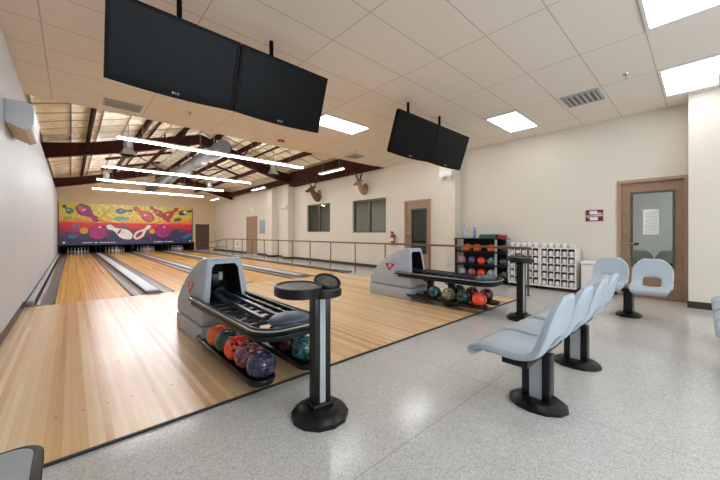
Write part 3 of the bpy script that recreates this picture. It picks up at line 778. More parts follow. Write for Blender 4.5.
# ------------------------------------------------------------------ bowling balls
def ball_mat(name, a, b, scale=9, dist=2.5, c=None):
    m, nt, bs = new_mat(name)
    o, _ = coords(nt)
    n = nt.nodes.new('ShaderNodeTexNoise'); n.inputs['Scale'].default_value = scale; n.inputs['Detail'].default_value = 5
    n.inputs['Distortion'].default_value = dist; nt.links.new(o, n.inputs['Vector'])
    st = [(0.38, lin(a)), (0.56, lin(b))] + ([(0.68, lin(c))] if c else [])
    nt.links.new(ramp(nt, n.outputs['Fac'], st), bs.inputs['Base Color'])
    bs.inputs['Roughness'].default_value = 0.18; bs.inputs['Coat Weight'].default_value = 0.6; bs.inputs['Coat Roughness'].default_value = 0.04
    return m
BM = {
    'orange': ball_mat('ball_orange', (206, 72, 24), (238, 104, 36), 6, 1),
    'red_orange': ball_mat('ball_red_orange', (206, 38, 14), (246, 74, 28), 6, 1),
    'teal': ball_mat('ball_teal', (8, 44, 46), (24, 88, 86), 9, 3, (70, 132, 124)),
    'dark_green': ball_mat('ball_dark_green', (5, 30, 30), (16, 66, 62), 9, 3),
    'mauve': ball_mat('ball_mauve', (66, 22, 36), (124, 58, 70), 9, 3, (164, 104, 108)),
    'blue_purple': ball_mat('ball_blue_purple', (10, 20, 46), (28, 46, 84), 10, 4, (116, 50, 80)),
    'maroon': ball_mat('ball_maroon', (40, 8, 16), (92, 22, 34), 9, 3),
    'cream_green': ball_mat('ball_cream_green', (32, 52, 46), (150, 144, 104), 11, 4, (206, 200, 168)),
    'pink_grey': ball_mat('ball_pink_grey', (150, 84, 90), (196, 146, 148), 8, 2),
    'navy': ball_mat('ball_navy', (22, 30, 70), (62, 74, 128), 8, 2),
    'sea': ball_mat('ball_sea', (20, 76, 84), (70, 150, 136), 10, 4, (200, 220, 214)),
    'grey_teal': ball_mat('ball_grey_teal', (96, 120, 128), (176, 196, 198), 8, 3),
    'rust': ball_mat('ball_rust', (110, 44, 34), (176, 110, 96), 8, 3),
    'black': ball_mat('ball_black', (12, 12, 15), (44, 42, 48), 8, 3),
}
BR = 0.108
def ball(col, loc, label, group, holes=None):
    root = empty('bowling_ball', loc)
    MB().sphere((0, 0, 0), BR, u=28, v=16).build('ball_shell', BM[col], root, angle=180)
    if holes:
        ax = Vector(holes).normalized()
        sd = ax.cross(Vector((0, 0, 1))).normalized(); up = sd.cross(ax)
        for a, b in ((-0.16, 0.1), (0.16, 0.1), (0.0, -0.38)):
            d = (ax + sd * a + up * b).normalized()
            MB().cyl(d * (BR - 0.006), d * (BR + 0.0006), 0.013, seg=12).build('finger_hole', 'black_matte', root)
    root.rotation_euler = (0, 0, 0)
    return tag(root, label, 'bowling ball', group)
zb = 0.012 + 0.0985 + BR
def tray_row(xc, side, cols, desc, y_first, grp, step=0.232):
    for k, (c, word) in enumerate(cols):
        hl = {0: None, 2: (-0.5, -0.7, 0.5), 1: (-0.2, -0.4, 0.9)}.get(k % 4)
        ball(c, (xc + side * 0.21, y_first + step * k, zb), word, grp, hl)
G1, G2 = 'balls on the nearer ball return', 'balls on the farther ball return'
tray_row(1.265, -1, [('blue_purple', 'dark blue and purple marbled ball at the tip of the nearer return'), ('mauve', 'mauve marbled ball between the blue and the red-orange ball'), ('red_orange', 'bright red-orange ball in the middle of the nearer row of five'), ('dark_green', 'dark green ball between two orange balls on the nearer return'), ('orange', 'orange ball against the hood of the nearer ball return')], '', 2.25, G1)
tray_row(1.265, 1, [('teal', 'teal marbled ball on the far tray of the nearer return'), ('maroon', 'dark maroon ball just behind the teal ball, nearer return'), ('maroon', 'dark maroon ball deepest under the nearer return track')], '', 2.33, G1)
tray_row(4.72, -1, [('red_orange', 'bright red-orange ball at the tip of the farther return'), ('dark_green', 'dark green ball beside the bright orange one, farther return'), ('cream_green', 'cream and green mottled ball on the farther return'), ('teal', 'teal ball closest to the hood of the farther return')], '', 2.27, G2, 0.262)
tray_row(4.72, 1, [('maroon', 'dark maroon ball on the far tray tip, farther return'), ('maroon', 'maroon ball half hidden behind the orange one, farther return'), ('black', 'black ball deep under the track of the farther return')], '', 2.36, G2, 0.24)

# ------------------------------------------------------------------ score tables
def score_table(loc, rz, label):
    root = empty('score_table', loc, rz)
    tag(root, label, 'score table', 'round-topped black score tables')
    MB().lathe([(0.188, 0), (0.188, 0.028), (0.155, 0.058), (0.12, 0.07), (0, 0.07)], 0, seg=12).build('base', 'black', root, angle=25)
    p = MB().box(-0.06, -0.02, -0.042, 0.042, 0.07, 0.82, bev=0.008).box(0.02, 0.06, -0.042, 0.042, 0.07, 0.82, bev=0.008)
    p.box(-0.075, 0.075, -0.055, 0.055, 0.065, 0.1, bev=0.006)
    p.build('post', 'black', root)
    MB().box(-0.02, 0.02, -0.039, 0.039, 0.1, 0.82).build('post_strip', 'grey', root, False)
    def dish(at, r, h, tilt, name, mat):
        mm = Matrix.Rotation(tilt, 4, 'X')
        d = MB().lathe([(0, 0), (r * 0.93, 0), (r, 0.008), (r, h - 0.006), (r - 0.005, h), (r - 0.016, h), (r - 0.02, h - 0.012), (0, h - 0.012)], 0, seg=32, mat=mm, at=at).build(name, 'black', root, angle=30)
        MB().lathe([(0, h - 0.0115), (r - 0.022, h - 0.0115), (r - 0.022, h - 0.008), (0, h - 0.008)], 0, seg=32, mat=mm, at=at).build('mat_insert', mat, d)
    dish((-0.178, -0.05, 0.825), 0.146, 0.062, 0.06, 'large_dish', 'keypad')
    dish((-0.012, -0.04, 0.80), 0.132, 0.05, 0.0, 'middle_dish', 'black')
    dish((0.07, 0.03, 0.865), 0.094, 0.026, 0.42, 'small_dish', 'keypad')
    MB().box(-0.2, 0.02, -0.1, 0.05, 0.815, 0.838).build('dish_bridge', 'black', root, False)
score_table((1.216, 1.717, 0), -0.12, 'black score table with three round dishes in front of the nearer return')
score_table((4.68, 1.735, 0), -0.05, 'black score table on a post standing before the white shoe racks')
def kiosk():
    root = empty('score_console', (-0.192, 0.557, 0), 0.0)
    tag(root, 'black-rimmed grey console at the bottom edge beside the approach', 'console')
    MB().lathe([(0.15, 0), (0.15, 0.03), (0.12, 0.055), (0, 0.055)], 0, seg=16).build('base', 'black', root, angle=25)
    MB().box(-0.06, 0.02, -0.04, 0.04, 0.055, 0.835, bev=0.008).build('post', 'black', root)
    def rr(hx, hy, r): return [(sx * (hx - r) + r * math.cos(a), sy * (hy - r) + r * math.sin(a)) for sx, sy, a0 in ((1, 1, 0), (-1, 1, PI / 2), (-1, -1, PI), (1, -1, 1.5 * PI)) for a in (a0 + PI / 2 * k / 6 for k in range(7))]
    MB().prism(rr(0.16, 0.2, 0.035), 'z', 0.832, 0.852, bev=0.003).build('console_rim', 'tv_black', root)
    MB().prism(rr(0.148, 0.188, 0.027), 'z', 0.845, 0.854).build('console_face', 'greyface', root)
kiosk()

# ------------------------------------------------------------------ two-seat benches
def seat_shell(parent, xo):
    prof = [(0.262, 0.378, 0.17), (0.285, 0.394, 0.19), (0.288, 0.418, 0.2), (0.262, 0.438, 0.21), (0.19, 0.446, 0.218), (0.09, 0.436, 0.222), (0.01, 0.430, 0.224), (-0.06, 0.436, 0.224), (-0.115, 0.462, 0.224), (-0.152, 0.508, 0.224), (-0.178, 0.565, 0.226), (-0.198, 0.62, 0.228), (-0.214, 0.68, 0.222), (-0.229, 0.735, 0.202), (-0.24, 0.782, 0.168), (-0.248, 0.814, 0.124), (-0.253, 0.834, 0.07)]
    us = [-1, -0.94, -0.82, -0.64, -0.44, 0, 0.44, 0.64, 0.82, 0.94, 1]
    t = bmesh.new(); g = []
    for j, (y, z, w) in enumerate(prof):
        row = []
        back = min(1, max(0, (j - 7) / 3))
        for u in us:
            e = abs(u) ** 2.2
            row.append(t.verts.new((xo + u * w, y + back * 0.02 * e, z + (1 - back) * (0.03 * e if j > 3 else 0.006 * e))))
        g.append(row)
    for j in range(len(prof) - 1):
        for i in range(len(us) - 1):
            if 7 <= j <= 9 and 4 <= i <= 5: continue
            t.faces.new((g[j][i], g[j][i + 1], g[j + 1][i + 1], g[j + 1][i]))
    o = MB().add(t, 0).build('seat_shell', 'seat', parent, angle=180)
    s = o.modifiers.new('thick', 'SOLIDIFY'); s.thickness = 0.042; s.offset = 0
    d = o.modifiers.new('round', 'SUBSURF'); d.levels = 2; d.render_levels = 2
    return o
def seat_bench():
    root = empty('two_seat_bench', (0, 0, 0))
    for x in (-0.24, 0.24): seat_shell(root, x)
    MB().box(-0.36, 0.36, -0.06, 0.1, 0.365, 0.405, bev=0.006).build('beam', 'black', root)
    for x in (-0.27, 0.27): MB().box(x - 0.03, x + 0.03, 0.1, 0.24, 0.385, 0.405).build('seat_bracket', 'black', root, False)
    MB().lathe([(0.19, 0), (0.19, 0.022), (0.15, 0.05), (0.11, 0.058), (0, 0.058)], 0, seg=12, mat=Matrix.Diagonal((0.82, 1.0, 1, 1))).build('base', 'black', root, angle=25)
    MB().box(-0.05, 0.05, -0.09, -0.04, 0.055, 0.37, bev=0.006).box(-0.05, 0.05, 0.04, 0.09, 0.055, 0.37, bev=0.006).build('post', 'black', root)
    MB().box(-0.044, 0.044, -0.04, 0.04, 0.055, 0.37).build('post_strip', 'grey', root, False)
    return root
bench0 = seat_bench()
for i, (x, y, rz, lab) in enumerate((
        (2.43, 0.79, 0, 'grey two-seat bench nearest, its side turned to the view'),
        (3.44, 0.79, 0, 'grey two-seat bench just behind the nearest one, same row'),
        (6.05, 0.74, PI / 2, 'grey two-seat bench facing the room, in front of the wooden door'),
        (4.15, -0.37, 0, 'grey two-seat bench at the edge, only its seat fronts showing lower down'),
        (5.2, -0.37, 0, 'grey two-seat bench at the edge, its seat fronts showing next to the baseboard'))):
    o = bench0 if i == 0 else copy_tree(bench0)
    o.location = (x, y, 0); o.rotation_euler = (0, 0, rz)
    tag(o, lab, 'bench', 'grey two-seat benches')

# ------------------------------------------------------------------ hanging televisions
def text_mesh(name, s, size, mat, parent, loc, rot):
    cu = bpy.data.curves.new(name, 'FONT'); cu.body = s; cu.size = size; cu.extrude = 0.0008; cu.align_x = 'CENTER'; cu.align_y = 'CENTER'
    tmp = bpy.data.objects.new(name + '_tmp', cu); C.objects.link(tmp)
    dg = bpy.context.evaluated_depsgraph_get()
    me = bpy.data.meshes.new_from_object(tmp.evaluated_get(dg))
    bpy.data.objects.remove(tmp)
    me.materials.clear(); me.materials.append(M[mat])
    o = bpy.data.objects.new(name, me); C.objects.link(o); o.parent = parent; o.location = loc; o.rotation_euler = rot
    return o
def television(x0, x1, pole_x, label):
    xc = (x0 + x1) / 2; W = (x1 - x0); H = 0.675
    root = empty('television', (xc, 3.33, ZC))
    tag(root, label, 'television', 'televisions hanging from the ceiling')
    tilt = Matrix.Translation((0, 0, 2.85 - ZC)) @ Matrix.Rotation(math.radians(19), 4, 'X')
    def part(name, mb, mat, parent=root, **k):
        bmesh.ops.transform(mb.bm, matrix=tilt, verts=mb.bm.verts)
        return mb.build(name, mat, parent, **k)
    w, h = W / 2, H / 2
    body = part('tv_body', MB().box(-w, w, 0.0, 0.07, -h + 0.012, h, bev=0.012).box(-w * 0.6, w * 0.6, 0.065, 0.1, -h * 0.6, h * 0.6, bev=0.015), 'tv_black')
    # curved chin under the picture
    n = 12; poly = [(-w + 2 * w * k / n, -h - 0.02 * math.sin(PI * k / n)) for k in range(n + 1)] + [(w, -h + 0.055), (-w, -h + 0.055)]
    part('tv_chin', MB().prism(poly, 'y', -0.004, 0.05), 'tv_black', smooth=False)
    b = 0.03
    part('tv_bezel', MB().box(-w, -w + b, -0.006, 0.02, -h, h).box(w - b, w, -0.006, 0.02, -h, h).box(-w + b, w - b, -0.006, 0.02, h - b, h), 'tv_black', smooth=False)
    part('screen', MB().box(-w + b, w - b, -0.002, 0.01, -h + 0.05, h - b), 'screen', smooth=False)
    lg = text_mesh('tv_logo', 'LG', 0.03, 'grey', root, tilt @ Vector((0.008, -0.0055, -h + 0.024)), (math.radians(90 + 19), 0, 0))
    t = MB().cyl(tilt @ Vector((-0.028, -0.004, -h + 0.024)), tilt @ Vector((-0.028, -0.006, -h + 0.024)), 0.011); t.build('logo_dot', 'grey', root)
    p = pole_x - xc
    MB().cyl((p, 0.13, -0.62), (p, 0.13, 0), 0.024).build('ceiling_pole', 'tv_black', root)
    MB().box(p - 0.1, p + 0.1, 0.09, 0.15, -0.72, -0.54).build('tilt_bracket', 'tv_black', root)
television(0.205, 1.29, 0.78, 'large black television nearest in view, leftmost of the hanging screens')
television(1.305, 2.40, 1.75, 'black television sharing the left pair, beside the nearest one')
television(3.80, 4.885, 4.31, 'black television of the far pair, left of its twin')
television(4.90, 5.985, 5.27, 'black television of the far pair, closest to the right wall')

# ------------------------------------------------------------------ ceiling lights and fittings
def cell(x0, y0, label):
    root = empty('ceiling_light', (x0 + 0.6265, y0 + 0.31275, ZC))
    tag(root, label, 'ceiling light', 'flat ceiling light panels')
    MB().box(-0.57, 0.57, -0.275, 0.275, -0.006, -0.001).build('diffuser', 'lens', root, False)
    f = MB().box(-0.62, 0.62, -0.306, -0.275, -0.012, 0).box(-0.62, 0.62, 0.275, 0.306, -0.012, 0).box(-0.62, -0.57, -0.275, 0.275, -0.012, 0).box(0.57, 0.62, -0.275, 0.275, -0.012, 0)
    f.build('frame', 'white', root, False)
cell(3.52, -0.19, 'lit ceiling panel at the top edge, cut off by the frame')
cell(6.026, -0.19, 'large lit ceiling panel close to the wall corner by the wooden door')
cell(6.026, 2.313, 'lit ceiling panel beside the vent, above the shoe racks')
cell(3.52, 4.815, 'lit ceiling panel between the two pairs of televisions')
cell(6.026, 4.815, 'lit ceiling panel hidden behind the far pair of televisions')
cell(1.014, 4.815, 'lit ceiling panel hidden behind the nearest television')
cell(1.014, -0.19, 'lit ceiling panel over the camera side, out of view')
cell(1.014, -2.69, 'unseen lit panel behind the camera, added to brighten the left ceiling')  # added out of view so its bounce lifts the dim left ceiling
cell(3.52, -2.69, 'lit ceiling panel toward the shopfront window, middle')
cell(6.026, -2.69, 'lit ceiling panel toward the shopfront window, by the right wall')
def vent(x, y, w, d, label, nslat=6):
    root = empty('air_vent', (x, y, ZC))
    tag(root, label, 'vent', 'ceiling air vents')
    MB().box(-w, w, -d, d, -0.004, 0).build('backing', 'gasket', root, False)
    f = 0.03
    MB().box(-w, w, -d, -d + f, -0.018, -0.004).box(-w, w, d - f, d, -0.018, -0.004).box(-w, -w + f, -d + f, d - f, -0.018, -0.004).box(w - f, w, -d + f, d - f, -0.018, -0.004).build('frame', 'grey', root, False)
    for k in range(nslat):
        y_ = -d + f + (2 * d - 2 * f) * (k + 0.5) / nslat
        MB().obox((-w + f, y_, -0.012), (w - f, y_, -0.012), 0.026, 0.004, up=(0, 0.5, 1)).build('slat', 'grey', root, False)
vent(6.33, 1.37, 0.27, 0.26, 'square slatted air vent in the ceiling beside the small light panel')
vent(0.68, 6.95, 0.27, 0.18, 'air vent at the ceiling edge under the nearest television', 4)
vent(6.12, 6.9, 0.22, 0.2, 'small air vent at the ceiling edge, near the far televisions', 4)
def sprinkler(x, y, label):
    root = empty('sprinkler', (x, y, ZC))
    tag(root, label, 'sprinkler', 'ceiling sprinkler heads')
    MB().lathe([(0.04, 0), (0.036, -0.012), (0.012, -0.014), (0.012, -0.04), (0, -0.04)], 0, seg=14).build('escutcheon', 'chrome', root)
    MB().cyl((0, 0, -0.058), (0, 0, -0.062), 0.022).cyl((0, 0, -0.04), (0, 0, -0.06), 0.004, seg=6).build('deflector', 'chrome', root)
sprinkler(5.83, 0.74, 'small metal sprinkler head between the vent and the large light panel')
sprinkler(1.64, 6.5, 'small metal sprinkler head under the left pair of televisions')
sprinkler(5.75, 6.45, 'small metal sprinkler head above the ceiling-edge vent')
o = empty('fire_strobe', (3.77, 6.95, ZC)); tag(o, 'red fire alarm strobe on the ceiling near its edge', 'fire alarm')
MB().lathe([(0.085, 0), (0.085, -0.03), (0.075, -0.04), (0, -0.04)], 0, seg=20).build('alarm_body', 'red', o, angle=30)
MB().box(-0.04, 0.04, -0.02, 0.02, -0.055, -0.04).build('strobe_lens', 'white', o)

def strip_light(y, label, x0=0.8, x1=6.02, z=3.5):
    root = empty('strip_light', ((x0 + x1) / 2, y, z)); w = (x1 - x0) / 2
    tag(root, label, 'strip light', 'long strip lights over the lanes')
    MB().prism([(-0.03, 0.045), (-0.025, 0.085), (0.025, 0.085), (0.03, 0.045)], 'x', -w, w).build('reflector', 'white', root, False)
    for a in (-0.02, 0.02):
        MB().cyl((-w + 0.02, a, 0.008), (w - 0.02, a, 0.008), 0.0085, seg=8).build('tube', 'tube', root)
    for xx in (-w * 0.8, -w * 0.28, w * 0.28, w * 0.8):
        X = (x0 + x1) / 2 + xx
        MB().cyl((xx, 0, 0.07), (xx, 0, roof_z(X) - z), 0.005, seg=6).build('hanger', 'galv', root)
    for k in range(9):
        xx = -w + 0.02 + (2 * w - 0.04) * k / 8
        MB().box(xx - 0.012, xx + 0.012, -0.055, 0.055, 0.025, 0.046).build('lamp_holder', 'white', root, False)
for i, y in enumerate((9.5, 13.9, 17.4, 20.9)):
    strip_light(y, 'long fluorescent strip across the lanes, %s from the hanging ceiling' % ('first', 'second', 'third', 'fourth')[i])
def shop_light(y, label):
    root = empty('hanging_light', (7.0, y, 3.47)); tag(root, label, 'hanging light', 'short shop lights beside the right wall')
    MB().prism([(-0.1, 0.0), (-0.05, 0.07), (0.05, 0.07), (0.1, 0.0), (0.09, -0.005), (0.045, 0.05), (-0.045, 0.05), (-0.09, -0.005)], 'y', -0.7, 0.7).build('reflector', 'white', root, False)
    for a in (-0.045, 0.045): MB().cyl((a, -0.67, 0.006), (a, 0.67, 0.006), 0.016, seg=8).build('tube', 'tube_dim', root)
    for yy in (-0.5, 0.5): MB().cyl((0, yy, 0.07), (0, yy, roof_z(7.0) - 3.47), 0.005, seg=6).build('hanger', 'galv', root)
shop_light(9.2, 'short hanging light above the dark-horned mount')
shop_light(15.3, 'short hanging light by the pilasters of the right wall')
shop_light(21.9, 'short hanging light near the far end of the right wall')
def bell_light(x, y, label):
    root = empty('bell_light', (x, y, 3.55)); tag(root, label, 'bell light', 'bell lights under the roof')
    MB().lathe([(0.21, 0), (0.19, 0.06), (0.13, 0.17), (0.1, 0.2), (0.095, 0.2), (0.125, 0.165), (0.185, 0.055), (0.2, 0.0)], 0, seg=24).build('bell_shade', 'galv', root)
    MB().lathe([(0, 0.035), (0.15, 0.035), (0.15, 0.05), (0, 0.05)], 0, seg=20).build('lamp', 'bell', root)
    MB().lathe([(0.1, 0.2), (0.12, 0.22), (0.12, 0.44), (0.1, 0.46), (0.02, 0.47), (0, 0.47)], 0, seg=16).build('ballast_housing', 'galv', root)
    MB().cyl((0, 0, 0.47), (0, 0, roof_z(x) - 3.55), 0.012, seg=6).build('hanger', 'galv', root)
bell_light(1.26, 11.6, 'grey bell light behind the first strip, on the left wall side')
bell_light(5.9, 11.5, 'grey bell light behind the first strip, on the handrail side')
bell_light(1.2, 18.6, 'grey bell light deeper in the hall, on the left wall side')
bell_light(5.6, 18.3, 'grey bell light deeper in the hall, on the handrail side')
# spiral duct along the ridge
o = empty('ceiling_duct', (3.83, 11.0, 4.17)); tag(o, 'round galvanised duct running along the roof ridge', 'duct')
d = MB(); d.cyl((0, 0, 0), (0, 13.8, 0), 0.23, seg=24)
d.build('duct_pipe', 'duct', o)
for k in range(0, 12): MB().lathe([(0.23, -0.01), (0.24, 0), (0.23, 0.01)], 0, seg=24, mat=Matrix.Rotation(PI / 2, 4, 'X'), at=(0, 0.6 + k * 1.2, 0)).build('duct_collar', 'duct', o)
MB().cyl((0, -0.004, 0), (0, 0.01, 0), 0.24, seg=24).build('end_cap', 'galv_dark', o)
for k in range(4): MB().box(-0.01, 0.01, 1.0 + 3.4 * k, 1.03 + 3.4 * k, 0.22, roof_z(3.83) - 4.17).build('duct_strap', 'galv', o)

# ------------------------------------------------------------------ air conditioner on the left wall
o = empty('air_conditioner', (XLW, 5.43, 2.40)); tag(o, 'white wall-hung air conditioner high on the left wall', 'air conditioner')
MB().prism([(0, 0.10), (0.16, 0.035), (0.215, 0.06), (0.24, 0.14), (0.24, 0.32), (0.21, 0.36), (0, 0.37)], 'y', 0.0, 0.88, bev=0.012).build('body', 'ac', o)
for k in range(4):
    MB().obox((0.03 + 0.04 * k, 0.03, 0.081 - 0.0165 * k), (0.03 + 0.04 * k, 0.85, 0.081 - 0.0165 * k), 0.03, 0.006).build('louver', 'ac_dark', o, False)
MB().box(0.241, 0.244, 0.02, 0.86, 0.09, 0.096).build('panel_seam', 'grey', o, False)

# ------------------------------------------------------------------ ball rack and its balls
def ball_rack():
    root = empty('ball_rack', (7.6, 3.79, 0)); tag(root, 'black ball rack of three shelves between the pilaster and the shoe racks', 'ball rack')
    y0, y1 = -0.62, 0.57
    for sx in (-0.2, 0.24):
        for y in (y0 + 0.14, y1): MB().box(sx - 0.02, sx + 0.02, y - 0.02, y + 0.02, 0, 1.07).build('post', 'black' if y > 0 or sx > 0 else 'grey', root, False)
    MB().box(-0.24, 0.28, y0, y1 + 0.04, 1.07, 1.095).build('top_board', 'black', root)
    for z in (0.13, 0.43, 0.755):
        s = MB()
        for x in (-0.15, 0.0, 0.15): s.box(x - 0.012, x + 0.012, y0 - 0.08, y1, z - 0.012, z + 0.012)
        s.box(-0.22, -0.2, y0 - 0.08, y1, z - 0.02, z + 0.03)
        s.box(0.2, 0.22, y0 - 0.08, y1, z - 0.02, z + 0.03)
        s.build('shelf', 'black', root, False)
    MB().box(0.265, 0.275, y0 + 0.1, y1, 0.1, 1.07).build('back_panel', 'black_matte', root, False)
ball_rack()
GR = 'balls on the black rack'
def rack_ball(col, y, z, lab): ball(col, (7.525, y, z + 0.1005), lab, GR)
for (col, y, z, lab) in (
        ('orange', 4.1, 0.755, 'orange ball on the top rack shelf, first from the pilaster'), ('orange', 3.83, 0.755, 'orange ball on the top rack shelf, second from the pilaster'), ('orange', 3.47, 0.755, 'orange ball on the top rack shelf, next to the grey post'),
        ('pink_grey', 4.25, 0.43, 'pinkish grey ball at the pilaster end of the middle shelf'), ('navy', 3.97, 0.43, 'navy blue ball on the middle rack shelf'), ('red_orange', 3.72, 0.43, 'red-orange ball on the middle rack shelf'), ('sea', 3.46, 0.43, 'sea green and white ball on the middle shelf by the grey post'),
        ('grey_teal', 4.25, 0.13, 'pale grey-blue ball at the pilaster end of the bottom shelf'), ('rust', 3.98, 0.13, 'rusty brown ball on the bottom rack shelf'), ('red_orange', 3.72, 0.13, 'red-orange ball on the bottom rack shelf'), ('grey_teal', 3.47, 0.13, 'pale grey-teal ball on the bottom shelf by the grey post'),
        ('black', 3.19, 0.755, 'black ball past the grey post, top shelf'), ('black', 3.19, 0.43, 'black ball past the grey post, middle shelf'), ('black', 3.19, 0.13, 'black ball past the grey post, bottom shelf')):
    rack_ball(col, y, z, lab)
# things on the rack top
def bottle(loc, mat, label, h, spray=False):
    o = empty('bottle', loc); tag(o, label, 'bottle')
    MB().lathe([(0.034, 0), (0.038, 0.01), (0.038, h * 0.6), (0.03, h * 0.72), (0.014, h * 0.8), (0.014, h * 0.88)], 0, seg=16).build('bottle_body', mat, o)
    if spray: MB().box(-0.05, 0.03, -0.014, 0.014, h * 0.88, h, bev=0.006).build('spray_head', mat, o)
    else: MB().cyl((0, 0, h * 0.86), (0, 0, h), 0.018).build('cap', 'white', o)
bottle((7.52, 4.17, 1.095), 'clear_plastic', 'cloudy bottle on the rack top nearest the pilaster', 0.22)
bottle((7.5, 3.9, 1.095), 'blue_plastic', 'blue spray bottle on top of the ball rack', 0.28, True)
def cloth(loc, sx, sy, h, mat, label):
    o = empty('folded_cloth', loc); tag(o, label, 'cloth')
    for k in range(3):
        a = random.uniform(-0.02, 0.02)
        MB().box(-sx + a, sx + a, -sy - a, sy - a, h * k / 3 + 0.001, h * (k + 1) / 3, bev=0.008).build('fold', mat, o)
cloth((7.55, 3.52, 1.095), 0.15, 0.2, 0.1, 'teal_cloth', 'pile of folded teal towels on top of the ball rack')
cloth((7.52, 3.2, 1.095), 0.1, 0.075, 0.08, 'red_cloth', 'red cloth beside the teal towels on the rack top')

# ------------------------------------------------------------------ shoe racks with shoes
SX, CW, CH = 7.52, 0.126, 0.158
def shoe_rack(y0, label, vented):
    root = empty('shoe_rack', (SX, y0, 0)); tag(root, label, 'shoe rack', 'white shoe racks')
    W = 5 * CW; D = 0.36
    fr = MB().box(0, D, -0.02, W + 0.02, 0.07, 0.095).box(0, D, -0.02, W + 0.02, 0.885, 0.905).box(0, D, -0.02, 0.005, 0.095, 0.885).box(0, D, W - 0.005, W + 0.02, 0.095, 0.885)
    fr.build('carcass', 'whitebox', root, False)
    MB().box(D - 0.01, D, -0.02, W + 0.02, 0.07, 0.905).build('back_board', 'black', root, False)  # black in place of the deep shade at the back of the cells
    for k in range(1, 5):
        MB().box(0.003, 0.03, k * CW - 0.006, k * CW + 0.006, 0.095, 0.885).box(0.03, D - 0.01, k * CW - 0.006, k * CW + 0.006, 0.095, 0.885, 1).build('divider', ['whitebox', 'black'], root, False)  # white front lip; black behind it paints the shade inside the cell
        MB().box(0.003, 0.03, 0.005, W - 0.005, 0.095 + k * CH - 0.006, 0.095 + k * CH + 0.006).box(0.03, D - 0.01, 0.005, W - 0.005, 0.095 + k * CH - 0.006, 0.095 + k * CH + 0.006, 1).build('shelf', ['whitebox', 'black'], root, False)  # same painted cell shade behind the white shelf lip
    for y in (0.05, W - 0.05):
        for x in (0.05, D - 0.05):
            MB().cyl((x, y - 0.012, 0.035), (x, y + 0.012, 0.035), 0.033, 0, 14).box(x - 0.015, x + 0.015, y - 0.018, y + 0.018, 0.055, 0.072).build('caster', 'black', root)
    return root
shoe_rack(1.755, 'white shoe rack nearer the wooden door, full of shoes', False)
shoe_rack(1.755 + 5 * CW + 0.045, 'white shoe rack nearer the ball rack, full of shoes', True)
def make_shoe():
    o = empty('bowling_shoe', (0, 0, 0))
    # heel at x=0, toe at x=0.27; stations: x, half width, height
    st = [(0.0, 0.024, 0.06), (0.006, 0.037, 0.088), (0.035, 0.042, 0.096), (0.08, 0.042, 0.088), (0.13, 0.041, 0.074), (0.18, 0.043, 0.055), (0.22, 0.042, 0.046), (0.25, 0.032, 0.038), (0.265, 0.014, 0.026)]
    t = bmesh.new(); rings = []
    for x, w, h in st:
        ring = []
        for k in range(12):
            a = 2 * PI * k / 12
            ring.append(t.verts.new((x, w * math.cos(a), 0.012 + h / 2 + (h / 2) * (abs(math.sin(a)) ** 0.7) * (1 if math.sin(a) >= 0 else -1))))
        rings.append(ring)
    for A, B in zip(rings, rings[1:]):
        for k in range(12): t.faces.new((A[k], A[(k + 1) % 12], B[(k + 1) % 12], B[k]))
    t.faces.new(rings[0]); t.faces.new(rings[-1])
    MB().add(t, 0).build('upper', 'white', o, angle=60)
    pts = [(x, w + 0.003) for x, w, h in st] + [(x, -w - 0.003) for x, w, h in reversed(st)]
    MB().prism([(x, y) for x, y in pts], 'z', 0.0, 0.014).build('sole', 'whitebox', o, False)
    MB().sphere((0.065, 0, 0.099), 1.0, sc=(0.035, 0.026, 0.008), u=14, v=8).build('opening', 'black_matte', o)
    return o
shoe0 = None
ORD = ('first', 'second', 'third', 'fourth', 'fifth')
for u in range(2):
    y0 = 1.755 + u * (5 * CW + 0.045)
    rk = ('rack nearer the wooden door', 'rack nearer the ball rack')[u]
    for r in range(6):
        z = 0.906 if r == 5 else 0.096 + r * CH + (0.0065 if r else 0)
        for k in range(5):
            if shoe0 is None: shoe0 = o = make_shoe()
            else: o = copy_tree(shoe0)
            o.location = (SX + 0.006 + random.uniform(0, 0.014), y0 + (k + 0.5) * CW, z + 0.0025); o.rotation_euler = (0, 0, random.uniform(-0.03, 0.03))
            row = 'top of rack' if r == 5 else ('bottom row', 'second lowest row', 'middle row', 'second highest row', 'highest row')[r]
            tag(o, 'white shoe, %s, %s column, %s' % (row, ORD[k], rk), 'shoe', 'shoes of the ' + rk)
# white bin beside the racks
o = empty('storage_bin', (7.66, 1.42, 0)); tag(o, 'white lidded storage bin between the shoe rack and the door', 'bin')
MB().box(-0.2, 0.2, -0.22, 0.22, 0.0, 0.6, bev=0.02).build('bin_body', 'whitebox', o)
MB().box(-0.215, 0.215, -0.235, 0.235, 0.6, 0.66, bev=0.02).build('lid', 'whitebox', o)

# ------------------------------------------------------------------ wall things
# notice on the door glass
o = empty('paper_notice', (XR + 0.0445, 0.655, 1.19)); tag(o, 'white printed paper taped inside the door glass', 'notice')
MB().box(0, 0.0012, -0.11, 0.11, 0.17, 0.47).build('upper_sheet', 'paper', o, False)
MB().box(0.0, 0.0012, -0.11, 0.11, 0.0, 0.165).build('lower_sheet', 'paper', o, False)
ln = MB()
for k in range(12): ln.box(-0.0006, 0, -0.085, 0.085 - 0.03 * (k % 3 == 2), 0.03 + k * 0.034, 0.036 + k * 0.034)
ln.build('printed_lines', 'ink', o, False)
